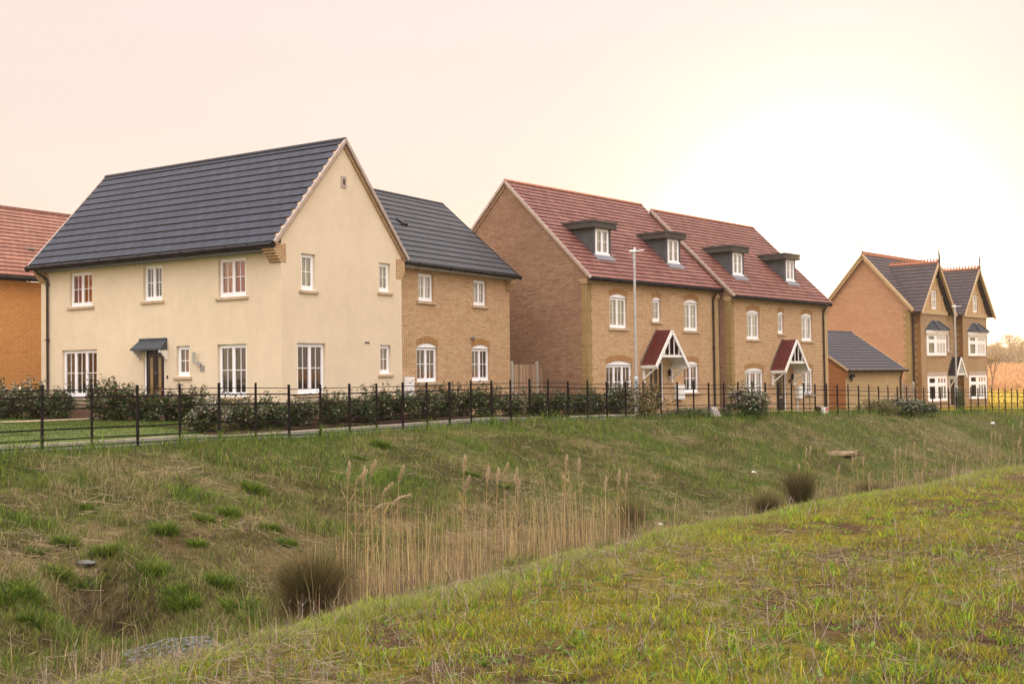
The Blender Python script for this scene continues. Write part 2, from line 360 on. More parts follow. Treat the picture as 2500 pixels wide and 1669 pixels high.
# ---------------------------------------------------------------- ground form
FEN=np.array([(-8.81,21.17,-0.08),(-8.18,21.98,-0.09),(-7.56,22.8,-0.1),(-6.95,23.61,-0.1),(-6.34,24.42,-0.1),(-5.74,25.23,-0.1),(-5.15,26.04,-0.16),(-4.57,26.86,-0.16),(-3.99,27.67,-0.16),(-3.43,28.49,-0.16),(-2.85,29.31,-0.16),(-2.29,30.12,-0.16),(-1.73,30.93,-0.16),(-1.17,31.75,-0.15),(-0.62,32.55,-0.15),(-0.06,33.35,-0.14),(0.51,34.15,-0.14),(1.09,34.93,-0.14),(1.74,35.7,-0.21),(2.41,36.46,-0.21),(3.1,37.21,-0.27),(3.79,37.95,-0.25),(4.48,38.7,-0.27),(5.17,39.43,-0.27),(5.85,40.17,-0.33),(6.54,40.91,-0.31),(7.22,41.64,-0.38),(7.91,42.37,-0.38),(8.6,43.1,-0.37),(9.28,43.84,-0.37),(9.96,44.57,-0.43),(10.65,45.3,-0.43),(11.34,46.03,-0.5),(12.02,46.76,-0.49),(12.7,47.49,-0.55),(13.38,48.23,-0.55),(14.06,48.96,-0.61),(14.74,49.69,-0.61),(15.42,50.42,-0.67),(16.11,51.15,-0.67),(16.79,51.89,-0.74),(17.47,52.62,-0.73),(18.15,53.35,-0.8),(18.83,54.08,-0.8),(19.51,54.81,-0.86),(20.19,55.54,-0.86),(20.88,56.27,-0.9),(21.56,57.0,-0.9),(22.25,57.74,-0.95),(22.92,58.47,-0.92),(23.6,59.2,-0.97),(24.28,59.94,-0.96),(24.96,60.67,-1.01),(25.65,61.4,-0.98),(26.32,62.13,-1.07),(27.01,62.87,-1.06),(27.68,63.6,-1.12),(28.36,64.33,-1.12),(29.03,65.07,-1.18),(29.72,65.8,-1.18)])
PH=1.25
_l=FEN[0]-(FEN[5]-FEN[0])/5; 
EXT=np.vstack([[ -60.0,-49.8,-.08],[-12.0,16.85,-.08],[-10.1,19.42,-.08],FEN,[31.8,68.0,-1.25],[36.6,73.1,-1.35],[110,152,-1.4]])
SEGA=EXT[:-1];SEGB=EXT[1:]; SEGL=np.hypot(*(SEGB-SEGA)[:,:2].T); SEGS=np.concatenate([[0],np.cumsum(SEGL)]); S0=SEGS[3]
def fence_coord(x,y):
    """signed offset c (towards the camera positive), run s (0 at first post) and base level"""
    x=np.asarray(x,float).ravel(); y=np.asarray(y,float).ravel(); best=np.full(x.shape,1e18); c=np.zeros_like(x); s=np.zeros_like(x); zf=np.zeros_like(x)
    for i in range(len(SEGA)):
        ax,ay,az=SEGA[i]; bx,by,bz=SEGB[i]; dx,dy=bx-ax,by-ay; l2=dx*dx+dy*dy
        t=((x-ax)*dx+(y-ay)*dy)/l2
        lo=-1e9 if i==0 else 0; hi=1e9 if i==len(SEGA)-1 else 1
        t=np.clip(t,lo,hi); px=ax+t*dx;py=ay+t*dy; d2=(x-px)**2+(y-py)**2
        m=d2<best; best=np.where(m,d2,best)
        sg=np.where((x-ax)*dy-(y-ay)*dx>0,1,-1)
        c=np.where(m,np.sqrt(d2)*sg,c); s=np.where(m,SEGS[i]+t*SEGL[i]-S0,s); zf=np.where(m,az+(bz-az)*np.clip(t,0,1)-PH,zf)
    return c,s,zf
def vn(x,y,seed=0):
    """smooth value noise, 0..1"""
    xi=np.floor(x).astype(np.int64);yi=np.floor(y).astype(np.int64);fx=x-xi;fy=y-yi
    fx=fx*fx*(3-2*fx);fy=fy*fy*(3-2*fy)
    def h(a,b):
        n=(a*374761393+b*668265263+seed*1442695041)&0x7fffffff; n=((n^(n>>13))*1274126177)&0x7fffffff; return ((n^(n>>16))&0xffff)/65535.
    return (h(xi,yi)*(1-fx)+h(xi+1,yi)*fx)*(1-fy)+(h(xi,yi+1)*(1-fx)+h(xi+1,yi+1)*fx)*fy
def fbm(x,y,seed=0,o=4):
    r=0;a=.5;t=0
    for i in range(o): r=r+a*vn(x*2**i+17.3*i,y*2**i-9.1*i,seed+i);t+=a;a*=.5
    return r/t
def sm(a,b,x): t=np.clip((x-a)/(b-a),0,1); return t*t*(3-2*t)
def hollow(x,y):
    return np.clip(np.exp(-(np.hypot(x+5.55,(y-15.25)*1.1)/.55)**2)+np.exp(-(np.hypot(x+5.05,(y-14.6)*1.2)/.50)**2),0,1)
def height(x,y):
    x=np.asarray(x,float).ravel(); y=np.asarray(y,float).ravel()
    c,s,zf=fence_coord(x,y)
    bot=zf-1.9
    near=-1.64-.65*np.clip((y+.25*x-12.5)/18.5,0,1.25)**1.15+.05*(fbm(x*.35,y*.35,5)-.5)
    z=np.where(c<.4,zf,zf+(bot-zf)*np.clip((c-.4)/7.0,0,1)**.92)
    rise=sm(10.1,14.4,c)
    z=np.where(c>7.4,bot+(near-bot)*rise,z)
    bank=sm(.3,1.5,c)*(1-sm(12.8,14.6,c))
    z=z+bank*(.28*(fbm(x*.55,y*.55,21)-.5)+.10*(fbm(x*2.2,y*2.2,22)-.5))
    z=z+sm(13.4,14.5,c)*(.07*(fbm(x*1.3,y*1.3,31)-.5)+.035*(fbm(x*5,y*5,32)-.5))
    # eroded gully near the culvert mattress
    z=z-.95*hollow(x,y)*bank
    for gx,gy,hh,ww in ((-6.3,14.5,.30,.45),(-4.6,15.8,.22,.5),(-5.7,16.4,.2,.5),(-7.1,15.3,.2,.5),(-5.9,13.7,.18,.35)):
        d=np.hypot(x-gx,y-gy); z=z+hh*np.exp(-(d/ww)**2)*bank
    # plot levels behind the railing, level ground then the far field
    z=np.where(c<0,zf+.0*c,z)
    r=sm(-2.2,-3.2,c) if False else np.clip((-c-2.2)/1.5,0,1)
    z=np.where(c<-2.2,z+.17*r*(1-sm(12,22,s)),z)
    far=sm(95,330,y+.25*x)
    z=z+far*3.9+sm(330,900,y)*6
    return z
def lowleft(c,s): return (1-sm(3,11,s))*sm(2.5,5.0,c)*(1-sm(11.5,12.8,c))
def build_ground():
    def axis(a,b,step,lim,lo):
        v=list(np.arange(a,b,step)); st=step;p=b
        while p<lim: v.append(p); st*=1.18; p+=st
        st=step;p=a-step; w=[]
        while p>lo: w.append(p); st*=1.18; p-=st
        return np.array(w[::-1]+v)
    xs=axis(-16,16,.16,2500,-2500); ys=axis(3,34,.16,3000,-300)
    X,Y=np.meshgrid(xs,ys); Z=height(X.ravel(),Y.ravel()).reshape(X.shape)
    nx,ny=len(xs),len(ys); n=nx*ny
    me=bpy.data.meshes.new('ground'); me.vertices.add(n); me.vertices.foreach_set('co',np.stack([X.ravel(),Y.ravel(),Z.ravel()],1).ravel())
    i=np.arange((ny-1)*(nx-1)); r=i//(nx-1); c=i%(nx-1); a=r*nx+c
    q=np.stack([a,a+1,a+nx+1,a+nx],1); me.loops.add(q.size); me.loops.foreach_set('vertex_index',q.ravel().astype(np.int32))
    me.polygons.add(len(q)); me.polygons.foreach_set('loop_start',(np.arange(len(q))*4).astype(np.int32)); me.polygons.foreach_set('use_smooth',np.ones(len(q),bool))
    me.update(calc_edges=True)
    C,S,ZF=fence_coord(X,Y); x=X.ravel();y=Y.ravel()
    # ground colour by place: near turf, bank, gardens, far field
    hol=hollow(X.ravel(),Y.ravel()); near=sm(13.0,13.8,C); soil=np.array([.088,.058,.034]);moss=np.array([.15,.132,.026]);straw=np.array([.20,.15,.085]);green=np.array([.055,.092,.016])
    f1=fbm(x*.9,y*.9,41)[:,None]; f2=fbm(x*.5,y*.5,43)[:,None]; f3=fbm(x*3,y*3,44)[:,None]
    cn=soil+(moss-soil)*sm(.42,.62,f1); cn=cn+(straw*.7-cn)*sm(.55,.72,f3)*.5
    cb=soil*.6+(green*.9-soil*.6)*(.55+.45*sm(.38,.55,f2))*(.6+.4*sm(.35,.6,f3)); cb=cb+(straw-cb)*sm(.5,.68,f1)*.25+(straw*.8-cb)*sm(.52,.66,f3)*.35
    col=cb+(cn-cb)*near[:,None]
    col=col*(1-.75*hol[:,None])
    lf=(lowleft(C,S)*(.30+.45*sm(.42,.6,f2[:,0])))[:,None]; brown=np.array([.105,.068,.040])*(.6+.8*f3)+np.array([.12,.09,.055])*sm(.5,.7,f1); col=col*(1-lf*(1-hol[:,None]*.0))+brown*lf*(1-.8*hol[:,None])
    gard=(C<-.05)&(y<110); col[gard]=np.array([.045,.065,.015])
    yel=sm(60,75,y)*(C<-.1); col=col+(np.array([.36,.27,.02])*(.6+.8*f1)-col)*(yel*(1-sm(118,128,y)))[:,None]
    tan=np.array([.50,.24,.07])*(.8+.35*fbm(x*.02,y*.06,77))[:,None]
    col=col+(tan-col)*(sm(118,128,y))[:,None]
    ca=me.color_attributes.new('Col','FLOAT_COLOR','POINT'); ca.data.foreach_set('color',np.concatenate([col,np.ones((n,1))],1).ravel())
    m,nt,b,o=newmat('ground_soil'); at=nt.nodes.new('ShaderNodeAttribute'); at.attribute_name='Col'; co=objco(nt)
    cc=mixc(nt,.95,at.outputs['Color'],ramp(nt,noisef(nt,co,7,6,.75),[(.3,(.28,.25,.24)),(.7,(1.6,1.5,1.4))]),'MULTIPLY')
    cc=mixc(nt,.5,cc,ramp(nt,noisef(nt,co,45,3),[(.3,(.6,.6,.6)),(.7,(1.4,1.4,1.4))]),'MULTIPLY')
    L(nt,cc,b.inputs['Base Color']); b.inputs['Roughness'].default_value=1; b.inputs['Specular IOR Level'].default_value=.05
    bump(nt,noisef(nt,co,16,6,.75),b,1,.05)
    me.materials.append(MATS['ground_soil'])
    g=bpy.data.objects.new('ground',me); COL.objects.link(g); tag(g,'grassy ditch banks, rough turf and fields around the houses',kind='structure')
build_ground()
def hz(x,y): return float(height([x],[y])[0])
# camera numbers, used to turn surveyed sight lines into ground positions
F_=2758.386; CP=R(1.666); CR=R(.731)
def ray(px,py):
    a=(px-1250)/F_; b=-(py-834.5)/F_; cr,sr=math.cos(CR),math.sin(CR); r=a*cr+b*sr; v=-a*sr+b*cr; cp,sp=math.cos(CP),math.sin(CP)
    return (r,cp-v*sp,sp+v*cp)
def at_c(px,py,cc):
    """point on the sight line whose offset from the railing is cc; returns x,y,z of the ray there"""
    r=ray(px,py); Ys=np.linspace(5,95,1801); c,_,_=fence_coord(r[0]/r[1]*Ys,Ys); i=int(np.argmin(np.abs(c-cc)+ (c<0)*50)); Y=Ys[i]
    return r[0]/r[1]*Y,Y,r[2]/r[1]*Y
# ribbon along the railing
def offset_line(s0,s1,step,c):
    pts=[]
    for s in np.arange(s0,s1+1e-6,step):
        j=np.searchsorted(SEGS-S0,s)-1; j=max(0,min(j,len(SEGA)-1)); t=(s-(SEGS[j]-S0))/SEGL[j]
        p=SEGA[j]+(SEGB[j]-SEGA[j])*t
        # smoothed direction
        j0=max(0,j-2);j1=min(len(SEGA)-1,j+2); d=SEGB[j1]-SEGA[j0]; d=d/math.hypot(d[0],d[1]); n=np.array([d[1],-d[0]])
        pts.append((p[0]+n[0]*c,p[1]+n[1]*c,p[2]-PH))
    return pts
def ribbon(name,mat,s0,s1,c0,c1,dz,thick=0,bump_=0,**k):
    mb=MB(); A=offset_line(s0,s1,.5,c0);B=offset_line(s0,s1,.5,c1); u=0
    for i in range(len(A)-1):
        zz=[max(hz(*A[i][:2]),A[i][2]),max(hz(*A[i+1][:2]),A[i+1][2]),max(hz(*B[i+1][:2]),B[i+1][2]),max(hz(*B[i][:2]),B[i][2])]
        q=[(A[i][0],A[i][1],zz[0]+dz),(A[i+1][0],A[i+1][1],zz[1]+dz),(B[i+1][0],B[i+1][1],zz[2]+dz),(B[i][0],B[i][1],zz[3]+dz)]
        mb.face(q)
        if thick:
            mb.face([q[0],q[1],(q[1][0],q[1][1],q[1][2]-thick),(q[0][0],q[0][1],q[0][2]-thick)]); mb.face([q[3],q[2],(q[2][0],q[2][1],q[2][2]-thick),(q[3][0],q[3][1],q[3][2]-thick)])
    o=mb.build(name,mat,None,(0,0,0)); return tag(o,**k)
ribbon('path','asphalt',-14,31.5,-.05,-2.0,.02,.03,label='grey tarmac footpath running behind the iron railings',kind='structure')
ribbon('kerb','kerb_concrete',-14,31.5,-2.0,-2.12,.05,.07,label='pale concrete edging along the tarmac footpath',kind='structure')
# ---------------------------------------------------------------- houses
YA,YB,YD=57.926,48.314,47.0
def house(name,O,yaw,zb,label,cat='house',group=None):
    HZ[0]=zb
    e=empty(name,(O[0],O[1],zb),R(yaw),label=label,cat=cat)
    if group:e['group']=group
    return e
FRONT=Pl((0,0),(1,0),(0,-1)); LEFT=Pl((0,0),(0,1),(-1,0))
def outline(u0,u1,z0,z1,gable=None):
    if gable: return [(u0,z0),(u1,z0),(u1,z1),gable,(u0,z1)]
    return [(u0,z0),(u1,z0),(u1,z1),(u0,z1)]
def gutter(root,p,q,mat='gutter_black',r=.06):
    m=MB(); m.tube(p,q,r,r,10)
    d=(Vector(q)-Vector(p)); k=max(2,int(d.length/.9))
    for i in range(k+1):
        a=Vector(p)+d*(i/k); m.tube(a-d.normalized()*.025,a+d.normalized()*.025,r*1.25,r*1.25,8)
    return m.build('gutter',mat,root)
def downpipe(root,pts,mat='gutter_black',r=.034,clips=()):
    m=MB()
    for a,b in zip(pts[:-1],pts[1:]): m.tube(a,b,r,r,10)
    for p in clips: m.tube((p[0],p[1],p[2]-.03),(p[0],p[1],p[2]+.03),r*1.5,r*1.5,10); m.box(p[0]-.09,p[0]+.09,p[1]-.012,p[1]+.03,p[2]-.015,p[2]+.015)
    return m.build('downpipe',mat,root)
def kneeler(root,corner,proj,along,z0,z1,w=.22,depth=.45,steps=4,mat='brick_buff',reach=.34):
    """stepped brick corbel at a wall corner; proj = outward direction over the eave side, along = along that wall"""
    m=MB(); P=Vector((*proj,0)); A=Vector((*along,0)); c=Vector((*corner,0)); sh=.075
    hs=steps*sh
    def bx(a0,a1,b0,b1,za,zb_):
        m.hexa([c+P*a0+A*b0+Vector((0,0,za)),c+P*a1+A*b0+Vector((0,0,za)),c+P*a1+A*b1+Vector((0,0,za)),c+P*a0+A*b1+Vector((0,0,za)),
                c+P*a0+A*b0+Vector((0,0,zb_)),c+P*a1+A*b0+Vector((0,0,zb_)),c+P*a1+A*b1+Vector((0,0,zb_)),c+P*a0+A*b1+Vector((0,0,zb_))])
    bx(-w,reach,-.02,depth,z0+hs,z1)
    for i in range(steps): bx(-w,.04+(reach-.04)*(i+.6)/(steps+.4),-.02,depth,z0+i*sh+.002,z0+(i+1)*sh)
    return m.build('corbel',mat,root)
def simple_gable_roof(root,mat,ax0,ax1,ridge_c,half,z_e,z_r,axis='x',gauge=.3,over=.3,t=.022,ridgemat=None,verge='stone_band',verge_both=True,ridge_r=.09,crest=False,vw=.06):
    """roof over [ax0,ax1] along the ridge axis; ridge_c centre in the other axis; half = half span incl. overhang; z_e eave edge height"""
    m=MB(); S=math.hypot(half,z_r-z_e)
    for sg in (-1,1):
        if axis=='x': e0=(ax0,ridge_c+sg*half,z_e); d=(1,0,0); up=(0,-sg*half,z_r-z_e)
        else: e0=(ridge_c+sg*half,ax0,z_e); d=(0,1,0); up=(-sg*half,0,z_r-z_e)
        roof_slope(m,e0,d,ax1-ax0,up,S,gauge,t)
    o=m.build('roof',mat,root)
    r=MB()
    k=max(1,int((ax1-ax0)/.42))
    for i in range(k):
        a=ax0+(ax1-ax0)*i/k; b=ax0+(ax1-ax0)*(i+1)/k-.012
        if axis=='x': p=(a,ridge_c,z_r-.01);q=(b,ridge_c,z_r-.01)
        else: p=(ridge_c,a,z_r-.01);q=(ridge_c,b,z_r-.01)
        r.tube(p,q,ridge_r,ridge_r,8)
        if crest:
            n=3
            for j in range(n):
                f=a+(b-a)*(j+.5)/n; w=(b-a)/n*.3
                if axis=='x': r.box(f-w,f+w,ridge_c-.02,ridge_c+.02,z_r,z_r+.20)
                else: r.box(ridge_c-.02,ridge_c+.02,f-w,f+w,z_r,z_r+.20)
    r.build('ridge_tiles',ridgemat or mat,o)
    if verge:
        for a in ((ax0,ax1) if verge_both else (ax0,)):
            v=MB()
            for sg in (-1,1):
                o1=-.012 if a==ax0 else .012
                if axis=='x': v.bar((a+o1,ridge_c+sg*(half+.0),z_e-.03),(a+o1,ridge_c,z_r-.03),vw,.10)
                else: v.bar((ridge_c+sg*(half+.0),a+o1,z_e-.03),(ridge_c,a+o1,z_r-.03),vw,.10)
            v.build('verge',verge,o)
    return o
# ---- A: cream rendered house --------------------------------------------------
A0=(-6.528,32.0); zA=-1.22
H=house('rendered_house',A0,YA,zA,'cream rendered house with steep dark slate roof and tall gable end')
W=5.56; Lf=10.88; ze=3.62; zr=7.20; xc=2.72
hf=[(1.385,2.52,2.40,3.53,0),(4.95,5.805,2.44,3.535,0),(8.25,9.39,2.41,3.52,0),(1.38,2.57,-.53,1.0,0),(8.02,9.78,-.53,.99,0),(3.75,4.33,.09,1.0,0),(4.84,5.80,-1.12,.99,0)]
hg=[(.83,1.43,2.55,3.61,0),(4.41,4.98,2.70,3.61,0),(.635,1.85,-.46,1.0,0),(4.42,4.97,.09,1.0,0)]
m=MB()
wall(m,LEFT,outline(0,Lf,-.76,ze),hf,0,.12)
wall(m,FRONT,outline(0,W,-.76,4.16,(xc,7.16)),hg,0,.12)
wall(m,Pl((W,0),(0,1),(1,0)),outline(0,Lf,-.76,ze),(),0)
wall(m,Pl((0,Lf),(1,0),(0,1)),outline(0,W,-.76,4.16,(xc,7.16)),(),0)
m.build('wall','cream_render',H)
m=MB()
pp=-.03
m.box(pp+.05,W-.02,.02,Lf-.02,zA-.4,-.765,0)
for a,b in ((0,W),): 
    m.box(-.02+.045,W-.025,.022,.2,zA-.4,-.77)
m.box(.012,W-.012,.012,.3,zA-.4,-.745);m.box(.012,.3,.3,4.84,zA-.4,-.745);m.box(.012,.3,5.80,Lf-.01,zA-.4,-.745)
m.box(-.014,.2,-.014,4.84,-.80,-.745);m.box(-.014,.2,5.8,Lf,-.80,-.745);m.box(.2,W+.01,-.014,.2,-.80,-.745)
m.build('plinth','brick_plinth',H)
rf=simple_gable_roof(H,'slate_blue',-.10,Lf+.15,xc,xc+.36,3.84,7.24,'y',gauge=.335,t=.03,ridge_r=.075,ridgemat='slate_grey',verge='stone_band')
# brick verge band under the tile edge on the gable
m=MB()
for sg in (-1,1):
    m.bar((xc+sg*(xc+.30),-.018,3.80),(xc,-.018,7.13),.075,.17)
m.build('verge_brickwork','brick_buff',H)
kneeler(H,(0,0),(-1,0),(0,1),3.30,3.82,.19,.42,4,'brick_buff')
kneeler(H,(W,0),(1,0),(0,1),3.17,3.80,.28,.42,3,'brick_buff',.16)
kneeler(H,(0,Lf),(-1,0),(0,-1),3.28,3.80,.10,.30,4,'brick_buff',.30)
m=MB(); m.box(-.30,-.28,.43,Lf-.3,3.60,3.80); m.box(-.28,-.01,.43,Lf-.3,3.60,3.622); m.build('fascia','soffit_grey',H)
m=MB(); m.box(-.33,-.302,-.02,Lf+.1,3.66,3.84); m.build('eave_board','gutter_black',H)
gutter(H,(-.40,-.06,3.75),(-.40,Lf+.18,3.73),'gutter_black',.078)
m=MB(); m.box(W+.01,W+.33,.42,Lf-.3,3.6,3.63); m.build('soffit','soffit_grey',H)
downpipe(H,[(-.38,Lf-.22,3.70),(-.34,Lf-.22,3.60),(-.06,Lf-.40,3.36),(-.06,Lf-.42,-1.2)],'pipe_brown',.04,[(-.06,Lf-.42,3.2),(-.06,Lf-.42,1.35)])
window(H,LEFT,1.385,2.52,2.40,3.53,backs=[(0,.22,'curtain_red'),(.22,.62,'curtain_red'),(.62,1,'curtain_orange')],label='upstairs window with red curtains nearest the gable corner')
window(H,LEFT,4.95,5.805,2.44,3.535,back='room_dark',label='narrow upstairs window above the front door')
window(H,LEFT,8.25,9.39,2.41,3.52,backs=[(0,.5,'curtain_orange'),(.5,1,'curtain_pink')],label='upstairs window with orange and pink curtains')
window(H,LEFT,1.38,2.57,-.53,1.0,backs=[(0,.12,'curtain_beige'),(.12,.85,'room_brown'),(.85,1,'curtain_beige')],label='tall ground floor window right of the front door')
window(H,LEFT,8.02,9.78,-.53,.99,n=3,backs=[(0,.7,'room_brown'),(.7,1,'curtain_beige')],label='wide three-light ground floor window')
window(H,LEFT,3.75,4.33,.09,1.0,n=1,backs=[(0,.5,'curtain_orange'),(.5,1,'curtain_beige')],label='small single window beside the front door')
window(H,FRONT,.83,1.43,2.55,3.61,n=1,back='blind_cream',label='narrow upstairs window at the left of the gable end')
window(H,FRONT,4.41,4.98,2.70,3.61,n=1,back='blind_cream',label='small upstairs window at the right of the gable end')
window(H,FRONT,.635,1.85,-.46,1.0,n=2,backs=[(0,.15,'curtain_beige'),(.15,.9,'room_brown'),(.9,1,'curtain_beige')],label='tall ground floor window in the gable end')
window(H,FRONT,4.42,4.97,.09,1.0,n=1,back='blind_yellow',label='small ground floor window in the gable end')
# front door
m=MB(); P=LEFT
P.box(m,5.73,5.80,-1.12,.99,-.11,-.04);P.box(m,4.84,4.91,-1.12,.99,-.11,-.04);P.box(m,4.91,5.73,.92,.99,-.11,-.04)
dr=MB(); P.box(dr,4.915,5.725,-1.12,.915,-.10,-.06)
for a,b in ((5.01,5.09),(5.20,5.27),(5.36,5.44),(5.55,5.63)): pass
d=dr.build('door','door_black',H); m.build('door_frame','upvc',d)
m=MB(); P.box(m,5.06,5.18,-.52,.68,-.062,-.052); P.box(m,5.44,5.56,-.52,.68,-.062,-.052); m.build('door_glass','door_glass',d)
m=MB()
for a,b in ((4.915,4.94),(5.30,5.33),(5.70,5.725)): P.box(m,a,b,-1.12,.915,-.062,-.05)
P.box(m,4.94,5.70,-.70,-.64,-.062,-.048); m.build('door_panel','door_black',d)
m=MB(); P.box(m,5.16,5.44,-.60,-.55,-.062,-.03); m.build('letterbox','galvanised',d)
m=MB(); P.box(m,4.93,4.99,-.33,-.30,-.06,.01); m.build('handle','galvanised',d)
m=MB(); m.tube(P.p(5.3,.2,-.06),P.p(5.3,.2,-.03),.02); m.build('peephole','galvanised',d)
# canopy over the door
m=MB(); yb=.02
top=[P.p(4.73,1.21,0.0),P.p(5.99,1.21,0.0),P.p(6.05,.95,.31),P.p(4.67,.95,.31)]
m.face(top); m.face([p-Vector((0,0,.035)) for p in top][::-1])
m.prism([P.p(4.73,1.21,0),P.p(4.67,.95,.31),P.p(4.67,.90,.31),P.p(4.73,.90,0)],P.d*.03);m.prism([P.p(5.96,1.21,0),P.p(6.02,.95,.31),P.p(6.02,.90,.31),P.p(5.96,.90,0)],P.d*.03)
P.box(m,4.67,6.05,.89,.95,.29,.32); P.box(m,4.73,5.99,1.20,1.27,-.0,.03)
for i in range(1,8): m.bar(P.p(4.73+1.26*i/8,1.215,.005),P.p(4.67+1.38*i/8,.955,.305),.012,.012)
c=m.build('door_canopy','canopy_grey',H)
for u in (4.72,5.92):
    m=MB(); pr=[(0,.89),(.30,.89),(.30,.82),(.20,.80),(.16,.72),(.10,.70),(.08,.62),(0,.58)]
    m.prism([P.p(u,z,o) for o,z in pr],P.d*.06); m.build('bracket','white_paint',c)
m=MB(); m.tube(P.p(3.42,.76,.14),P.p(3.42,.50,.14),.05,.05,10); m.tube(P.p(3.42,.44,.14),P.p(3.42,.50,.14),.018); m.box(-.14,0,3.33,3.37,.44,.48); m.tube(P.p(3.30,.46,0),P.p(3.30,.46,.05),.07,.07,12); m.tube(P.p(3.42,.76,.14),P.p(3.42,.80,.14),.06,.06,10); m.build('wall_lamp','galvanised',H)
m=MB(); P.box(m,3.11,3.30,.22,.40,0,.015); m.build('house_plaque','plaque',H)
m=MB(); P.box(m,4.70,4.73,.02,.12,0,.03); m.build('doorbell','gutter_black',H)
m=MB(); FRONT.box(m,2.60,2.84,5.77,6.11,0,.03); FRONT.box(m,2.68,2.76,5.85,6.03,.03,.032,1); m.build('gable_vent',['stone_band','gutter_black'],H)
m=MB(); FRONT.box(m,3.67,3.90,1.03,1.09,0,.012); 
for i in range(4): FRONT.box(m,3.69+i*.052,3.725+i*.052,1.04,1.08,.012,.014,1)
m.build('air_brick',['plaque','gutter_black'],H)
# ---- E: brown brick wing house ------------------------------------------------
E0=(-3.102,38.3)
H=house('brick_house',E0,YA,zA-.2,'buff brick house with grey slate roof joined to the cream house')
m=MB(); ops=[(-.10,.79,2.555,3.50,0),(3.24,4.11,2.555,3.49,0),(-.23,.975,-.20,.99,.13),(3.09,4.27,-.20,.99,.13)]
wall(m,FRONT,outline(-1.598,5.69,-1.6,3.62),ops,0,.11)
wall(m,Pl((5.69,0),(0,1),(1,0)),[(0,-1.6),(6.4,-1.6),(6.4,4.0),(3.2,6.77),(0,4.0)],(),0)
wall(m,Pl((-1.6,6.4),(1,0),(0,1)),outline(0,7.3,-1.6,3.62),(),0)
for q in ops[2:]: arch_band(m,FRONT,q[0],q[1],q[3],q[4],.235,1)
m.build('wall',['brick_buff','brick_arch'],H)
simple_gable_roof(H,'slate_grey',-4.1,5.86,3.2,3.50,3.80,6.84,'x',gauge=.335,t=.03,ridge_r=.07,ridgemat='slate_grey',verge='gutter_black')
kneeler(H,(5.69,0),(0,-1),(-1,0),3.20,3.76,.05,.26,4,'brick_yellow',.28)
m=MB(); m.box(-1.45,5.42,-.26,-.24,3.60,3.76); m.box(-1.45,5.42,-.24,-.005,3.60,3.62); m.build('fascia','soffit_light',H)
gutter(H,(-1.45,-.36,3.74),(5.92,-.36,3.71),'gutter_black',.065)
downpipe(H,[(-1.50,-.36,3.72),(-1.52,-.30,3.62),(-1.56,-.06,3.42),(-1.56,-.06,3.0)],'gutter_black',.045)
window(H,FRONT,-.10,.79,2.555,3.50,back='blind_cream',label='upstairs window nearest the cream house')
window(H,FRONT,3.24,4.11,2.555,3.49,back='blind_cream',label='upstairs window at the right end')
window(H,FRONT,-.23,.975,-.20,.99,rise=.13,backs=[(0,.2,'blind_grey'),(.2,1,'room_brown')],label='arched ground floor window nearest the cream house')
window(H,FRONT,3.09,4.27,-.20,.99,rise=.13,backs=[(0,.2,'blind_grey'),(.2,1,'room_brown')],label='arched ground floor window at the right end')
m=MB(); sl=3.04/3.5; z0=3.80+(1.45+.3)*sl
m.hexa([(.95,1.45,z0+.03),(1.25,1.45,z0+.03),(1.25,1.75,z0+.03+.3*sl),(.95,1.75,z0+.03+.3*sl),(.95,1.42,z0+.10),(1.25,1.42,z0+.10),(1.25,1.75,z0+.06+.3*sl),(.95,1.75,z0+.06+.3*sl)]); m.build('roof_vent','gutter_black',H)
m=MB(); FRONT.box(m,-1.16,-.62,-.92,-.02,0,.20); FRONT.box(m,-1.10,-.68,-.86,-.08,.20,.212); m.build('meter_box','plastic_white',H)
m=MB(); FRONT.box(m,3.02,3.26,1.31,1.38,0,.05); m.tube(FRONT.p(3.14,1.34,0),FRONT.p(3.14,1.34,.07),.05,.05,10); m.build('flue','lead_light',H)
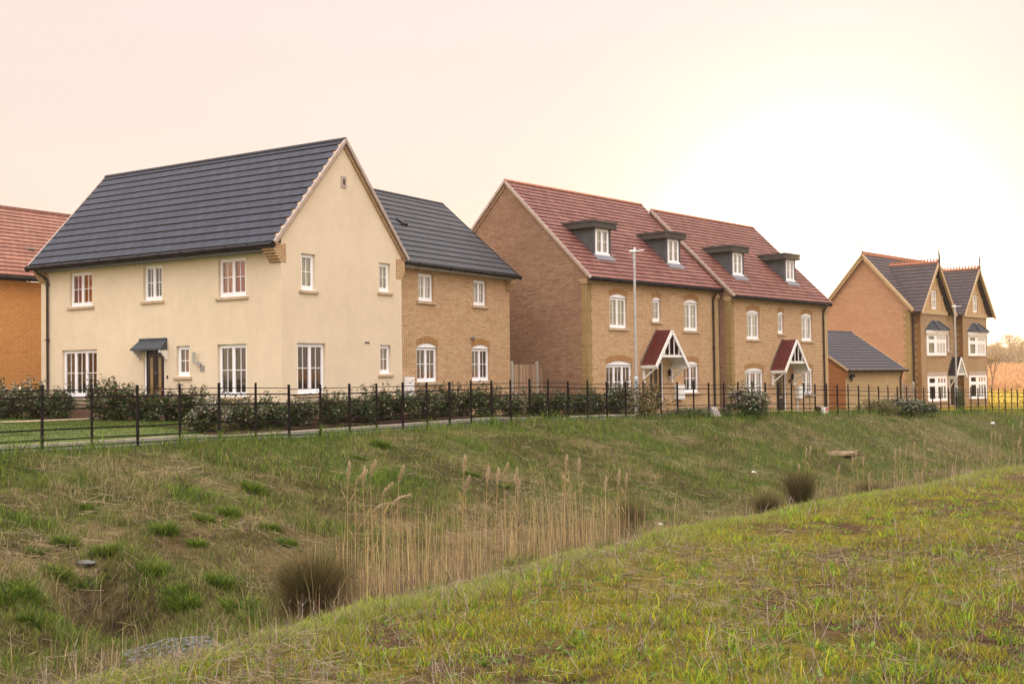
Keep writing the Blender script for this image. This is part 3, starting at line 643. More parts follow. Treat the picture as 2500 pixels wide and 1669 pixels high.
# ---- B and C: three-storey style houses ---------------------------------------
def porch(root,u0,u1,ze_,za,proj,wp=0.,tilemat='tile_dark_red',legs=True,zleg=-.35,wl=None,spin=4,tie=.33):
    """gabled timber porch on the front wall; ridge runs out from the wall"""
    P=Pl((0,wp),(1,0),(0,-1)); uc=(u0+u1)/2; hw=(u1-u0)/2
    m=MB(); S=math.hypot(hw,za-ze_)
    for sg in (-1,1):
        e0=P.p(uc+sg*hw,ze_,0); 
        roof_slope(m,e0,(0,-1,0),proj,Vector((-sg*hw,0,za-ze_)),S,.11,.012,0,.03)
    # serrated flashing where it meets the wall
    k=12
    for sg in (-1,1):
        for i in range(k):
            f=i/k; a=P.p(uc+sg*(hw+.05)*(1-f),ze_+(za-ze_)*f,.012); a2=P.p(uc+sg*(hw+.05)*(1-f),ze_+(za-ze_)*(f+1/k)+.05,.012); b=P.p(uc+sg*(hw+.05)*(1-f-1/k),ze_+(za-ze_)*(f+1/k)+.05,.012)
            m.face([a,b,a2],1)
    po=m.build('porch',[tilemat,'lead_grey'],root)
    b=MB(); o=proj-.02
    for sg in (-1,1):
        p=P.p(uc+sg*(hw+.03),ze_-.09,proj+.01);q=P.p(uc,za-.06,proj+.01); b.bar(p,q,.045,.14,0,(0,0,1))
        P.box(b,*( (u0+.01,u0+.06) if sg<0 else (u1-.06,u1-.01)),ze_-.13,ze_-.0,0,proj)
    tz=ze_+(za-ze_)*tie*.75; th=hw*(1-tie*.75)
    P.box(b,uc-th+.08,uc+th-.08,tz-.05,tz+.05,proj-.05,proj-.005)
    for i in range(spin):
        u=uc-th+2*th*(i+1)/(spin+1); zt=za-(za-ze_)*abs(u-uc)/hw-.12; P.box(b,u-.022,u+.022,tz+.05,zt,proj-.045,proj-.01)
    b.build('bargeboard','white_paint',po)
    for sg in (-1,1): s=MB(); s.prism([P.p(uc+sg*(hw-.05),ze_-.02,0.01),P.p(uc+sg*(hw-.05),ze_-.02,proj-.06),P.p(uc+sg*th*.75,ze_+(za-ze_)*.30,proj-.06),P.p(uc+sg*th*.75,ze_+(za-ze_)*.30,.01)],Vector((0,0,.012))); s.build('porch_lining','white_paint',po)
    if legs:
        for u in (u0+.10,u1-.17):
            g=MB(); P.box(g,u,u+.075,zleg,ze_-.10,.0,.075); P.box(g,u-.01,u+.085,zleg-.03,zleg+.04,0,.09)
            P.box(g,u+.002,u+.073,ze_-.17,ze_-.10,.075,proj-.03)
            g.bar(P.p(u+.0375,zleg+.14,.05),P.p(u+.0375,ze_-.14,proj-.14),.06,.07,0,(1,0,0)); g.build('bracket','white_paint',po)
    return po
def dormer(root,u0,u1,zb,zt,k,slope,z_edge,lab):
    """flat-roofed dormer; front face k behind the wall"""
    P=Pl((0,k),(1,0),(0,-1)); kb=(zt-z_edge)/slope-.3; m=MB()
    zf=z_edge+(k+.3)*slope-.05
    w0,w1,q0,q1=u0+.16,u1-.17,zb+.11,zt-.01
    wall(m,P,[(u0,zf),(u1,zf),(u1,zt),(u0,zt)],[(w0,w1,q0,q1,0)],0,.05)
    for u in (u0,u1):
        m.face([(u,k,zf),(u,kb+.1,zt),(u,k,zt)])
    # apron flashing
    a=(u1-u0)
    z1=z_edge+(k-.22+.3)*slope+.04
    m.hexa([Vector(p) for p in [(u0+.02,k-.24,z1-.03),(u1+.05,k-.24,z1-.03),(u1+.05,k-.005,zf+.06),(u0+.02,k-.005,zf+.06),(u0+.02,k-.24,z1),(u1+.05,k-.24,z1),(u1+.05,k-.004,zf+.10),(u0+.02,k-.004,zf+.10)]],1)
    d=m.build('dormer',['lead_grey','lead_light'],root); d['label']=lab
    s=MB(); s.box(u0-.20,u1+.20,k-.16,kb+.32,zt+.002,zt+.22); s.box(u0-.235,u1+.235,k-.195,kb+.45,zt+.22,zt+.30); s.build('dormer_roof','dormer_slab',d)
    f=MB(); g=MB(); P.box(f,w0+.003,w0+.05,q0,q1,-.05,.01);P.box(f,w1-.05,w1-.003,q0,q1,-.05,.01);P.box(f,w0+.05,w1-.05,q1-.05,q1-.003,-.05,.01);P.box(f,w0-.03,w1+.05,q0-.04,q0+.045,-.05,.05)
    mid=(w0+w1)/2; P.box(f,mid-.012,mid+.012,q0+.045,q1-.05,-.05,.012)
    for a,b in ((w0+.053,mid-.014),(mid+.014,w1-.053)):
        P.box(f,a,a+.045,q0+.045,q1-.05,-.04,.015);P.box(f,b-.045,b,q0+.045,q1-.05,-.04,.015);P.box(f,a+.045,b-.045,q1-.10,q1-.051,-.04,.015);P.box(f,a+.045,b-.045,q0+.046,q0+.10,-.04,.015)
        zc=(q0+q1)/2; P.box(f,a+.045,b-.045,zc-.011,zc+.011,-.02,.006)
        g.face([P.p(a+.045,q0+.1,-.015),P.p(b-.045,q0+.1,-.015),P.p(b-.045,q1-.1,-.015),P.p(a+.045,q1-.1,-.015)])
    f.build('window','upvc',d); g.build('pane','window_glass',d)
    c=MB(); c.face([P.p(w0,q0,-.09),P.p(w1,q0,-.09),P.p(w1,q1,-.09),P.p(w0,q1,-.09)]); c.build('blind','blind_white',d)
def quoin(root,corner,dirs,z0,z1,mat,w1=.30,w2=.25,name='quoin'):
    m=MB(); c=Vector((*corner,0)); i=0; z=z0
    while z<z1-.01:
        h=min(.225,z1-z)-.0
        for k,(d,n) in enumerate(dirs):
            d_=Vector((*d,0));n_=Vector((*n,0)); w=(w1 if (i+k)%2 else w2)
            a=c+n_*.0035; b=a+d_*w
            m.face([(a.x,a.y,z),(b.x,b.y,z),(b.x,b.y,z+h),(a.x,a.y,z+h)],0,[(0,z),(w,z),(w,z+h),(0,z+h)])
        z+=h;i+=1
    m.build(name,mat,root)
def row_house(name,O,zb,dz,label,wu,win_backs,lastmat,pipes,porch_=True,roofmat='tile_red',W=9.45,labs=None,plinth=0):
    H=house(name,O,YB,zb,label); ze=3.66+dz; D=8.2
    u1w=[q for q in wu['up']]; ops=[]
    for q in wu['up']+wu['gr']: ops.append(q[:5])
    ops.append(wu['door'])
    m=MB(); wall(m,FRONT,outline(0,W,zb-.5,ze),ops,0,.11)
    for q in wu['up']+wu['gr']: arch_band(m,FRONT,q[0],q[1],q[3],q[4],.24,2)
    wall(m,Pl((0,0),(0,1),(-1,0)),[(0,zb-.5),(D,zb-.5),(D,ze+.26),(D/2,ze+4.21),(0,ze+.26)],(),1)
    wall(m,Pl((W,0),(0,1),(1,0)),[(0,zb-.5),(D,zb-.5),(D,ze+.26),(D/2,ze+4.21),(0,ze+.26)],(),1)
    wall(m,Pl((0,D),(1,0),(0,1)),outline(0,W,zb-.5,ze),(),0)
    # dentil / string course below the eaves
    m.box(-.03,W+.03,-.035,.0-.0005,ze-.17,ze-.09,3);m.box(-.05,W+.05,-.06,-.0006,ze-.088,ze,3);m.box(-.05,-.0006,-.0005,.35,ze-.088,ze,3); m.box(-.03,-.0006,-.0005,.30,ze-.17,ze-.09,3)
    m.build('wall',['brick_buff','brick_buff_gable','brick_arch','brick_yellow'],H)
    quoin(H,(0,0),[((1,0),(0,-1)),((0,1),(-1,0))],zb-.3,ze-.17,'brick_quoin')
    simple_gable_roof(H,roofmat,-.10,W+.10,D/2,D/2+.3,ze+.05,ze+4.29,'x',gauge=.25,t=.032,ridge_r=.08,ridgemat='terracotta',verge='stone_band',vw=.05)
    m=MB()
    for sg in (-1,1):
        for x in (-.018,): m.bar((x,D/2+sg*(D/2+.22),ze+.0),(x,D/2,ze+4.16),.06,.14)
    m.build('verge_brickwork','brick_buff',H)
    m=MB(); m.box(.02,W-.02,-.14,-.061,ze-.02,ze+.03); m.build('fascia','soffit_light',H)
    gutter(H,(-.10,-.26,ze+.0),(W-.02,-.26,ze-.03),'gutter_black',.07)
    # pilaster and downpipe at the right end
    m=MB(); m.box(W-.30,W+.0006,-.06,-.001,zb-.3,ze-.45); m.box(W-.34,W+.03,-.09,-.001,ze-.45,ze-.37);m.box(W-.38,W+.05,-.13,-.001,ze-.37,ze-.17); m.build('pilaster','brick_yellow',H)
    downpipe(H,[(W-.42,-.24,ze-.05),(W-.42,-.20,ze-.2),(W-.42,-.06,ze-.42),(W-.42,-.06,zb)],'pipe_brown',.04,[(W-.42,-.06,ze-1.0),(W-.42,-.06,ze-2.6),(W-.42,-.06,ze-4.2)])
    labs={'up':['arched upstairs window at the left','slim arched upstairs window above the porch','arched upstairs window at the right'],'gr':['wide three-light arched ground floor window','arched ground floor window right of the porch']}
    for i,q in enumerate(wu['up']): window(H,FRONT,*q[:4],n=q[5],rise=q[4],backs=[[(0,1,'blind_cream')],[(0,1,'blind_cream')],[(0,.14,'curtain_beige'),(.14,1,'blind_cream')]][i],label=labs['up'][i])
    for i,q in enumerate(wu['gr']): window(H,FRONT,*q[:4],n=q[5],rise=q[4],backs=win_backs[1],label=labs['gr'][i])
    # door
    d0,d1,z0,z1=wu['door'][:4]; m=MB(); P=FRONT
    P.box(m,d0,d0+.06,z0,z1,-.10,-.03);P.box(m,d1-.06,d1,z0,z1,-.10,-.03);P.box(m,d0+.06,d1-.06,z1-.06,z1,-.10,-.03)
    a=MB(); P.box(a,d0+.065,d1-.065,z0,z1-.065,-.09,-.05); d=a.build('door','door_brown',H); m.build('door_frame','upvc',d)
    g=MB(); w=(d1-d0-.13); 
    for k in (.22,.62): P.box(g,d0+.065+w*k,d0+.065+w*(k+.16),z0+.75,z1-.25,-.055,-.045)
    g.build('door_glass','door_glass',d)
    g=MB(); P.box(g,d0+.065+w*.3,d0+.065+w*.7,z0+.60,z0+.67,-.05,-.03); g.build('letterbox','galvanised',d)
    g=MB(); P.box(g,d1-.16,d1-.12,z0+.95,z0+1.05,-.05,.0); g.build('handle','galvanised',d)
    po=porch(H,3.50,5.82,.33+(wu['pz']),1.76+wu['pz'],.76,zleg=-.37+wu['pz'])
    # lamp, plaque and meter box
    m=MB(); m.tube(P.p(5.45,.10+wu['pz'],.09),P.p(5.45,-.12+wu['pz'],.09),.05,.06,8); P.box(m,5.43,5.47,.02+wu['pz'],.06+wu['pz'],0,.09); m.tube(P.p(5.45,.10+wu['pz'],.09),P.p(5.45,.17+wu['pz'],.09),.06,.01,8); m.build('wall_lamp','gutter_black',H)
    m=MB(); P.box(m,*wu['plaque'],0,.015); m.build('house_plaque',wu['plaque_mat'],H)
    mb0,mb1,mz0,mz1=wu['meter']; m=MB(); P.box(m,mb0,mb1,mz0,mz1,0,.19); P.box(m,mb0+.05,mb1-.05,mz0+.05,mz1-.05,.19,.20); P.box(m,mb0+.12,mb0+.18,zb-.1,mz0,0,.06); m.build('meter_box','plastic_white',H)
    sl=4.24/4.4
    for i,(a,b) in enumerate(((1.40,2.60),(6.55,7.72))):
        dormer(H,a*W/9.45,b*W/9.45,ze+1.02,ze+2.17,.76,sl,ze+.05,('left' if i==0 else 'right')+' hand flat-roofed dormer')
    return H
B0=(2.908,43.4); C0=(9.719,50.1)
row_house('three_storey_house',B0,-1.60,0,'red tiled brick house with two dormers, directly behind the tall lamp post',
  dict(up=[(1.43,2.61,1.81,3.03,.13,2),(4.38,5.01,2.14,3.04,.11,1),(6.73,7.89,1.81,3.03,.13,2)],gr=[(1.14,2.90,-1.03,.36,.14,3),(6.66,7.86,-.86,.36,.13,2)],door=(4.10,5.10,-1.50,.47,0),pz=0,plaque=(5.40,5.60,-.33,-.19),plaque_mat='plaque',meter=(5.89,6.44,-1.12,-.50)),
  ['blind_cream',[(0,.1,'curtain_beige'),(.1,.9,'room_brown'),(.9,1,'curtain_beige')]],None,None)
row_house('three_storey_house',C0,-1.93,-.32,'red tiled brick house with two dormers and a white flowering shrub by its window',
  dict(up=[(1.37,2.56,1.49,2.69,.12,2),(4.27,4.85,1.80,2.71,.11,1),(6.61,7.77,1.49,2.69,.13,2)],gr=[(1.11,2.83,-1.28,.05,.13,3),(6.56,7.72,-1.14,.05,.13,2)],door=(4.00,4.95,-1.85,.12,0),pz=-.27,plaque=(5.16,5.50,-.56,-.37),plaque_mat='plaque_dark',meter=(5.86,6.35,-1.31,-.69)),
  ['blind_cream',[(0,.3,'blind_white'),(.3,.7,'curtain_beige'),(.7,1,'blind_white')]],None,None,roofmat='tile_red2',W=9.27)
# ---- D: gabled villa with bays ------------------------------------------------
D0=(26.426,73.0); zD=-2.45
H=house('bay_fronted_house',D0,YD,zD,'two-gabled brick house with white bay windows and spiked crested ridges')
MW0,MW1,MY0,MY1=-.45,11.75,.5,6.6; mez=3.92; mrz=7.72; myc=(MY0+MY1)/2
m=MB()
MP=Pl((0,.5),(1,0),(0,-1))
wall(m,MP,outline(MW0,MW1,zD-.5,mez),[(5.55,6.03,1.25,2.45,0),(5.84,6.78,zD,-.62,0)],0,.1)
wall(m,Pl((MW0,0),(0,1),(-1,0)),[(MY0,zD-.5),(MY1,zD-.5),(MY1,mez+.24),(myc,mrz-.1),(MY0,mez+.24)],(),1)
wall(m,Pl((MW1,0),(0,1),(1,0)),[(MY0,zD-.5),(MY1,zD-.5),(MY1,mez+.24),(myc,mrz-.1),(MY0,mez+.24)],(),1)
wall(m,Pl((0,MY1),(1,0),(0,1)),outline(MW0,MW1,zD-.5,mez),(),1)
WG=[(0.0,4.25,2.10),(6.98,11.40,9.17)]; wez=3.78; waz=7.05
for a,b,c in WG:
    wall(m,FRONT,outline(a,b,zD-.5,wez),(),0); wall(m,Pl((a,0),(0,1),(-1,0)),outline(0,.5,zD-.5,wez),(),0); wall(m,Pl((b,0),(0,1),(1,0)),outline(0,.5,zD-.5,wez),(),0)
m.build('wall',['brick_tan','brick_peach'],H)
rfm=simple_gable_roof(H,'slate_brown',MW0-.30,MW1+.30,myc,myc-MY0+.32,mez-.02,mrz,'x',gauge=.31,t=.03,ridgemat='terracotta',crest=True,verge='timber_buff',vw=.07)
m=MB()
for x in (MW0-.29,MW1+.30): m.tube((x,myc,mrz),(x,myc,mrz+.45),.05,.03,8); m.tube((x,myc,mrz+.45),(x,myc,mrz+.95),.045,.008,8)
m.build('finial','finial_dark',rfm)
m=MB()
for sg in (-1,1): m.bar((MW0-.24,myc+sg*(myc-MY0+.34),mez-.14),(MW0-.24,myc,mrz-.14),.06,.24)
m.build('bargeboard','timber_buff',H)
quoin(H,(MW0,MY0),[((1,0),(0,-1)),((0,1),(-1,0))],zD-.2,mez-.1,'brick_quoin',.45,.28)
for a,b,c in WG:
    quoin(H,(a,0),[((0,1),(-1,0))],zD-.2,wez-.05,'brick_quoin_brown',.40,.26)
    m=MB(); half=(b-a)/2+.62; S=math.hypot(half,waz-wez+.06); y0=-.42; ze2=wez-.06
    yv=MY0-.32+.22; sl_=(mrz-mez+.02)/(myc-MY0+.32)
    for sg in (-1,1):
        roof_slope(m,(c+sg*half,y0,ze2),(0,1,0),yv-y0,(-sg*half,0,waz-ze2),S,.31,.03,0,.05,0,-(waz-ze2)/S/sl_)
    r=m.build('gable_roof','slate_brown',H)
    m=MB()
    for i in range(8):
        ya=y0+3.4*i/8; yb_=y0+3.4*(i+1)/8-.012; m.tube((c,ya,waz),(c,yb_,waz),.10,.10,8)
        for j in range(2): f=ya+(yb_-ya)*(j+.5)/2; m.box(c-.02,c+.02,f-.05,f+.05,waz+.05,waz+.26)
    m.build('ridge_tiles','terracotta',r)
    m=MB(); m.tube((c,y0-.03,waz-.5),(c,y0-.03,waz+.5),.05,.045,8); m.tube((c,y0-.03,waz+.5),(c,y0-.03,waz+1.05),.06,.008,8); m.tube((c,y0-.03,waz+.05),(c,y0-.03,waz+.14),.09,.09,8); m.build('finial','finial_dark',r)
    m=MB()
    for sg in (-1,1):
        m.bar((c+sg*(half+.02),y0-.02,ze2-.14),(c,y0-.02,waz-.10),.05,.20); m.bar((c+sg*(half-.12),y0+.06,ze2-.10),(c,y0+.06,waz-.24),.04,.10)
    m.build('bargeboard','timber_buff',r)
    # half-timbered gable face
    m=MB(); w0,w1=c-.40,c+.47; ap=waz-.30; hw2=(b-a)/2
    gw=[(w0+.02,w1-.02,3.99,5.22,0)]
    wall(m,Pl((0,-.03),(1,0),(0,-1)),[(a,wez),(b,wez),(c,ap)],gw,0,.08)
    G=Pl((0,-.03),(1,0),(0,-1))
    G.box(m,a-.03,b+.03,wez-.16,wez+.10,-.01,.05,1)
    for u in (c-.55,c+.50,c-1.3,c+1.3): 
        zt=ap-(ap-wez)*abs(u-c)/hw2-.02
        if zt>wez+.15: G.box(m,u,u+.11,wez+.10,zt,.0,.035,1)
    G.box(m,c-.66,c+.61,5.24,5.42,.0,.037,1); G.box(m,c-.05,c+.06,5.42,ap-.1,.0,.036,1)
    m.build('half_timbering',['render_panel','timber_buff'],H)
    window(H,G,w0+.02,w1-.02,3.99,5.22,n=1,vb=0,hb=0,sash=True,sill=False,back='blind_cream',label='attic sash window in the timbered gable',set_=.03)
# attic gutters in the valleys
m=MB(); m.tube((MW0-.2,MY0-.30,mez-.06),(0-.55,MY0-.30,mez-.06),.06,.06,8); m.tube((4.75,.2,mez-.1),(6.4,.2,mez-.1),.06,.06,8); m.build('gutter','gutter_black',H)
downpipe(H,[(-.62,.22,mez-.08),(-.62,.20,mez-.25),(-.18,.42,mez-.55),(-.18,.44,zD)],'pipe_brown',.05)
m=MB(); m.box(MW0-.2,0-.5,MY0-.3,MY0,mez-.14,mez-.10); m.box(4.25,6.98,MY0-.3,MY0,mez-.14,mez-.10); m.build('soffit','gutter_black',H)
def bay(root,a,lab):
    pts=[(a+.90,0),(a+1.47,-.40),(a+3.05,-.40),(a+3.62,0)]
    def pan(i): 
        p,q=Vector((*pts[i],0)),Vector((*pts[i+1],0)); d=(q-p).normalized(); return Pl(p[:2],d[:2],(d.y,-d.x)),(q-p).length
    m=MB()
    for i in range(3):
        P,Lw=pan(i)
        for z0,z1,mi in ((-.44,-.17,1),(-.17,.86,0)):
            P.box(m,-.01,Lw+.01,z0,z1,-.1,.0 if mi==0 else .015,mi)
    b=m.build('bay',['brick_tan','stone_band'],root); b['label']=lab
    m=MB()
    for i in range(3):
        P,Lw=pan(i); P.box(m,-.01,Lw+.01,zD-.4,-2.12,-.1,.0)
    m.build('bay_base','brick_tan',b)
    for z0,z1 in ((-2.06,-.44),(.93,2.32)):
        f=MB(); g=MB(); c=MB(); s=MB()
        for i in range(3):
            P,Lw=pan(i)
            P.box(f,0,Lw,z0,z0+.09,-.06,0);P.box(f,0,Lw,z1-.08,z1,-.06,0)
            P.box(f,-.02,.09,z0+.09,z1-.08,-.06,0);P.box(f,Lw-.09,Lw+.02,z0+.09,z1-.08,-.06,0)
            tr=z0+(z1-z0)*.66; P.box(f,.09,Lw-.09,tr-.055,tr+.055,-.06,-.001)
            n=3 if i==1 else 1; ww=(Lw-.18)/n
            for j in range(n):
                u0=.09+ww*j;u1=u0+ww
                if j: P.box(f,u0-.045,u0+.045,z0+.09,z1-.08,-.055,.002)
                for q0,q1 in ((z0+.09,tr-.055),(tr+.055,z1-.08)):
                    fw=.06; P.box(f,u0,u0+fw,q0,q1,-.05,-.004);P.box(f,u1-fw,u1,q0,q1,-.05,-.004);P.box(f,u0+fw,u1-fw,q0,q0+fw,-.05,-.005);P.box(f,u0+fw,u1-fw,q1-fw,q1,-.05,-.005)
            g.face([P.p(.09,z0+.09,-.03),P.p(Lw-.09,z0+.09,-.03),P.p(Lw-.09,z1-.08,-.03),P.p(.09,z1-.08,-.03)])
            c.face([P.p(.05,z0,-.16),P.p(Lw-.05,z0,-.16),P.p(Lw-.05,z1,-.16),P.p(.05,z1,-.16)],0 if z0<0 else 1)
            P.box(s,-.04,Lw+.04,z0-.07,z0,-.05,.06)
        f.build('window','upvc',b); g.build('pane','window_glass',b); s.build('sill','stone_sill',b); c.build('blind',['room_brown','blind_cream'],b)
    f=MB()
    for i in range(3):
        P,Lw=pan(i); P.box(f,-.08,Lw+.08,2.32,2.44,-.1,.10);P.box(f,-.10,Lw+.10,2.44,2.56,-.1,.16)
    f.build('fascia','upvc',b)
    # hipped roof with two hips
    e=[(a+.66,0),(a+1.40,-.66),(a+3.12,-.66),(a+3.86,0)]; t=[(a+1.62,0),(a+1.90,-.06),(a+2.62,-.06),(a+2.90,0)]; zt=3.18
    r=MB()
    for i in range(3):
        E0_,E1_=Vector((*e[i],2.56)),Vector((*e[i+1],2.56)); T0,T1=Vector((*t[i],zt)),Vector((*t[i+1],zt)); n=5
        for k in range(n):
            f0,f1=k/n,(k+1)/n; lift=Vector((0,0,.025)); 
            q=[E0_.lerp(T0,f0)+lift,E1_.lerp(T1,f0)+lift,E1_.lerp(T1,f1),E0_.lerp(T0,f1)]; r.face(q); r.face([E0_.lerp(T0,f0),E1_.lerp(T1,f0),q[1],q[0]])
    for i in (1,2): r.tube((*e[i],2.60),(*t[i],zt+.03),.06,.06,6)
    r.face([(*p,2.56) for p in e]); r.face([(*p,zt) for p in t])
    r.tube((t[0][0],-.02,zt),(t[3][0],-.02,zt),.05,.05,6,1)
    r.build('bay_roof',['tile_bay','lead_light'],b)
bay(H,0,'two-storey white bay on the left gable'); bay(H,7.0,'two-storey white bay on the right gable')
window(H,MP,5.55,6.03,1.25,2.45,n=1,vb=0,hb=0,sash=True,back='blind_grey',label='narrow sash window between the two bays')
m=MB(); P=MP
P.box(m,5.84,5.92,zD,-.62,-.09,-.02);P.box(m,6.70,6.78,zD,-.62,-.09,-.02);P.box(m,5.92,6.70,-.70,-.62,-.09,-.02)
a=MB(); P.box(a,5.925,6.695,zD,-.705,-.08,-.05); d=a.build('door','door_brown',H); m.build('door_frame','upvc',d)
porch(H,5.42,7.18,-.45,.84,.62,wp=.5,tilemat='tile_black',zleg=-1.45,spin=7,tie=.10)
m=MB(); FRONT.box(m,6.66,6.74,0,.1,0,.01); m.box(6.60,6.68,-.10,-.02,-1.12,-.96); m.build('wall_lamp','gutter_black',H)
# ---- K: house glimpsed behind --------------------------------------------------
K0=(13.5,84.5)
H=house('rear_house',K0,YD,-2.3,'roof with crested ridge glimpsed behind the two-gabled house')
m=MB(); m.box(0,12,0,7,-2.8,4.6); m.build('wall','brick_peach',H)
simple_gable_roof(H,'slate_brown',3.1,13,3.5,3.9,4.6,7.45,'x',gauge=.31,ridgemat='terracotta',crest=True,verge='timber_buff')
m=MB()
roof_slope(m,(3.1-2.6,3.5+3.9,4.6),(0,-1,0),7.8,(2.6,0,2.85),math.hypot(2.6,2.85),.31,.03,0,.05,3.9/math.hypot(2.6,2.85),3.9/math.hypot(2.6,2.85)); m.build('hip_roof','slate_brown',H)
simple_gable_roof(H,'slate_brown',-3.5,.2,3.5,1.6,4.2,5.65,'x',gauge=.31,ridgemat='terracotta',crest=True,verge='timber_buff').name='lower_roof'
m=MB(); m.box(-3.3,0,2.2,4.8,-2.8,4.2); m.build('porch_wall','brick_peach',H)
# ---- F: orange brick house -----------------------------------------------------
F0=(-18.047,41.464)
H=house('orange_brick_house',F0,YA,-1.25,'orange brick house with red tile roof at the left edge')
m=MB(); wall(m,FRONT,outline(-8,5.5,-1.7,3.66),()); m.box(-8,-7.9,0,8,-1.7,3.6); m.box(5.4,5.5,0.01,8,-1.7,3.6); m.box(-8,5.5,7.9,8,-1.7,3.6); m.build('wall','brick_orange',H)
m=MB(); m.box(-8,5.5,-.05,-.001,3.50,3.66); m.build('string_course','brick_orange',H)
simple_gable_roof(H,'tile_orange',-8.1,5.6,4.2,4.55,3.84,7.02,'x',gauge=.30,t=.03,ridgemat='tile_orange',verge='terracotta')
gutter(H,(-8.1,-.36,3.74),(5.6,-.36,3.72),'gutter_black',.075)
m=MB(); m.box(1.2,1.5,1.25,1.55,5.05,5.12); m.build('roof_vent','plaque',H)
# ---- garage --------------------------------------------------------------------
r_=ray(2063.5,903); G0=(r_[0]/r_[1]*62,62)
H=house('garage',G0,YD,-2.25,'low brick garage with brown slate roof beside the two-gabled house','garage')
GW=7.2; GD=6.4; m=MB(); wall(m,FRONT,outline(0,GW,-2.7,-.10),(),0); wall(m,LEFT,[(0,-2.7),(GD,-2.7),(GD,.12),(GD/2,2.28),(0,.12)],(),1); wall(m,Pl((GW,0),(0,1),(1,0)),[(0,-2.7),(GD,-2.7),(GD,.12),(GD/2,2.28),(0,.12)],(),0); wall(m,Pl((0,GD),(1,0),(0,1)),outline(0,GW,-2.7,-.1))
m.box(-.02,GW+.02,-.04,-.0006,-.10,.02,0); m.build('wall',['brick_yellow','brick_orange_dark'],H)
simple_gable_roof(H,'slate_garage',-.10,GW+.12,GD/2,GD/2+.25,.02,2.36,'x',gauge=.30,t=.025,ridgemat='slate_garage',verge='brick_yellow',ridge_r=.06)
gutter(H,(-.1,-.30,-.02),(GW+.15,-.30,-.04),'gutter_black',.065)
m=MB(); m.box(-.1,GW+.12,-.255,-.235,.0,.06); m.build('fascia','timber_buff',H)
kneeler(H,(0,0),(0,-1),(1,0),-.45,-.02,.04,.05,3,'brick_orange_dark',.18)
downpipe(H,[(GW-.42,-.28,-.06),(GW-.42,-.2,-.2),(GW-.30,-.06,-.5),(GW-.30,-.06,-2.3)],'pipe_brown',.045)
m=MB(); FRONT.box(m,.44,.62,-.42,-.30,0,.05); m.tube(FRONT.p(.50,-.36,.05),FRONT.p(.38,-.26,.20),.07,.09,10); m.tube(FRONT.p(.56,-.36,.05),FRONT.p(.70,-.26,.20),.07,.09,10); m.tube(FRONT.p(.55,-.42,.05),FRONT.p(.55,-.56,.12),.05,.06,10); m.build('security_light','gutter_black',H)
HZ[0]=0
# ---------------------------------------------------------------- iron railings
def railing():
    e=empty('railings',(FEN[0][0],FEN[0][1],FEN[0][2]-PH),0,label='long dark brown iron railings running along the footpath above the ditch',cat='fence')
    o=Vector(e.location); pts=[Vector(p)-o for p in EXT[1:3].tolist()]+[Vector(p)-o for p in FEN.tolist()]
    last=Vector(EXT[-3])-o
    d=(pts[-1]-pts[-8])/7; nxt=pts[-1]
    for i in range(14): nxt=nxt+d; pts.append(nxt.copy())
    first=pts[0]
    for i,p in enumerate(pts):
        m=MB(); q=pts[min(i+1,len(pts)-1)]-pts[max(i-1,0)]; q.z=0; q.normalize(); n=Vector((q.y,-q.x,0))
        w,t=(.024,.014) if i%2 else (.028,.017)
        t0=random.uniform(-.012,.012); lean=q*random.uniform(-.010,.010)+n*random.uniform(-.01,.01)
        b=p-Vector((0,0,PH+.25)); a=p+Vector((0,0,t0))+lean
        m.hexa([b-q*t-n*w,b+q*t-n*w,b+q*t+n*w,b-q*t+n*w,a-q*t-n*w,a+q*t-n*w,a+q*t+n*w,a-q*t+n*w])
        for dz in (.36,.98): m.tube(p+n*.02-Vector((0,0,dz)),p+n*.05-Vector((0,0,dz)),.012,.012,6)
        m.build('post','iron',e)
    for k,dz in enumerate((.10,.24,.45,.84,1.03,1.17)):
        m=MB()
        for i in range(len(pts)-1):
            # panels are two posts long and step with the ground
            j=i//2*2; z0=pts[j].z; z1=pts[min(j+2,len(pts)-1)].z; f0=(i-j)/2; f1=f0+.5
            a=pts[i].copy();b=pts[i+1].copy(); a.z=z0+(z1-z0)*f0*.6-dz; b.z=z0+(z1-z0)*f1*.6-dz
            if k==0: m.tube(a,b,.010,.010,6,0,False)
            else: m.bar(a,b,.010,.030)
        m.build('rail','iron',e)
railing()
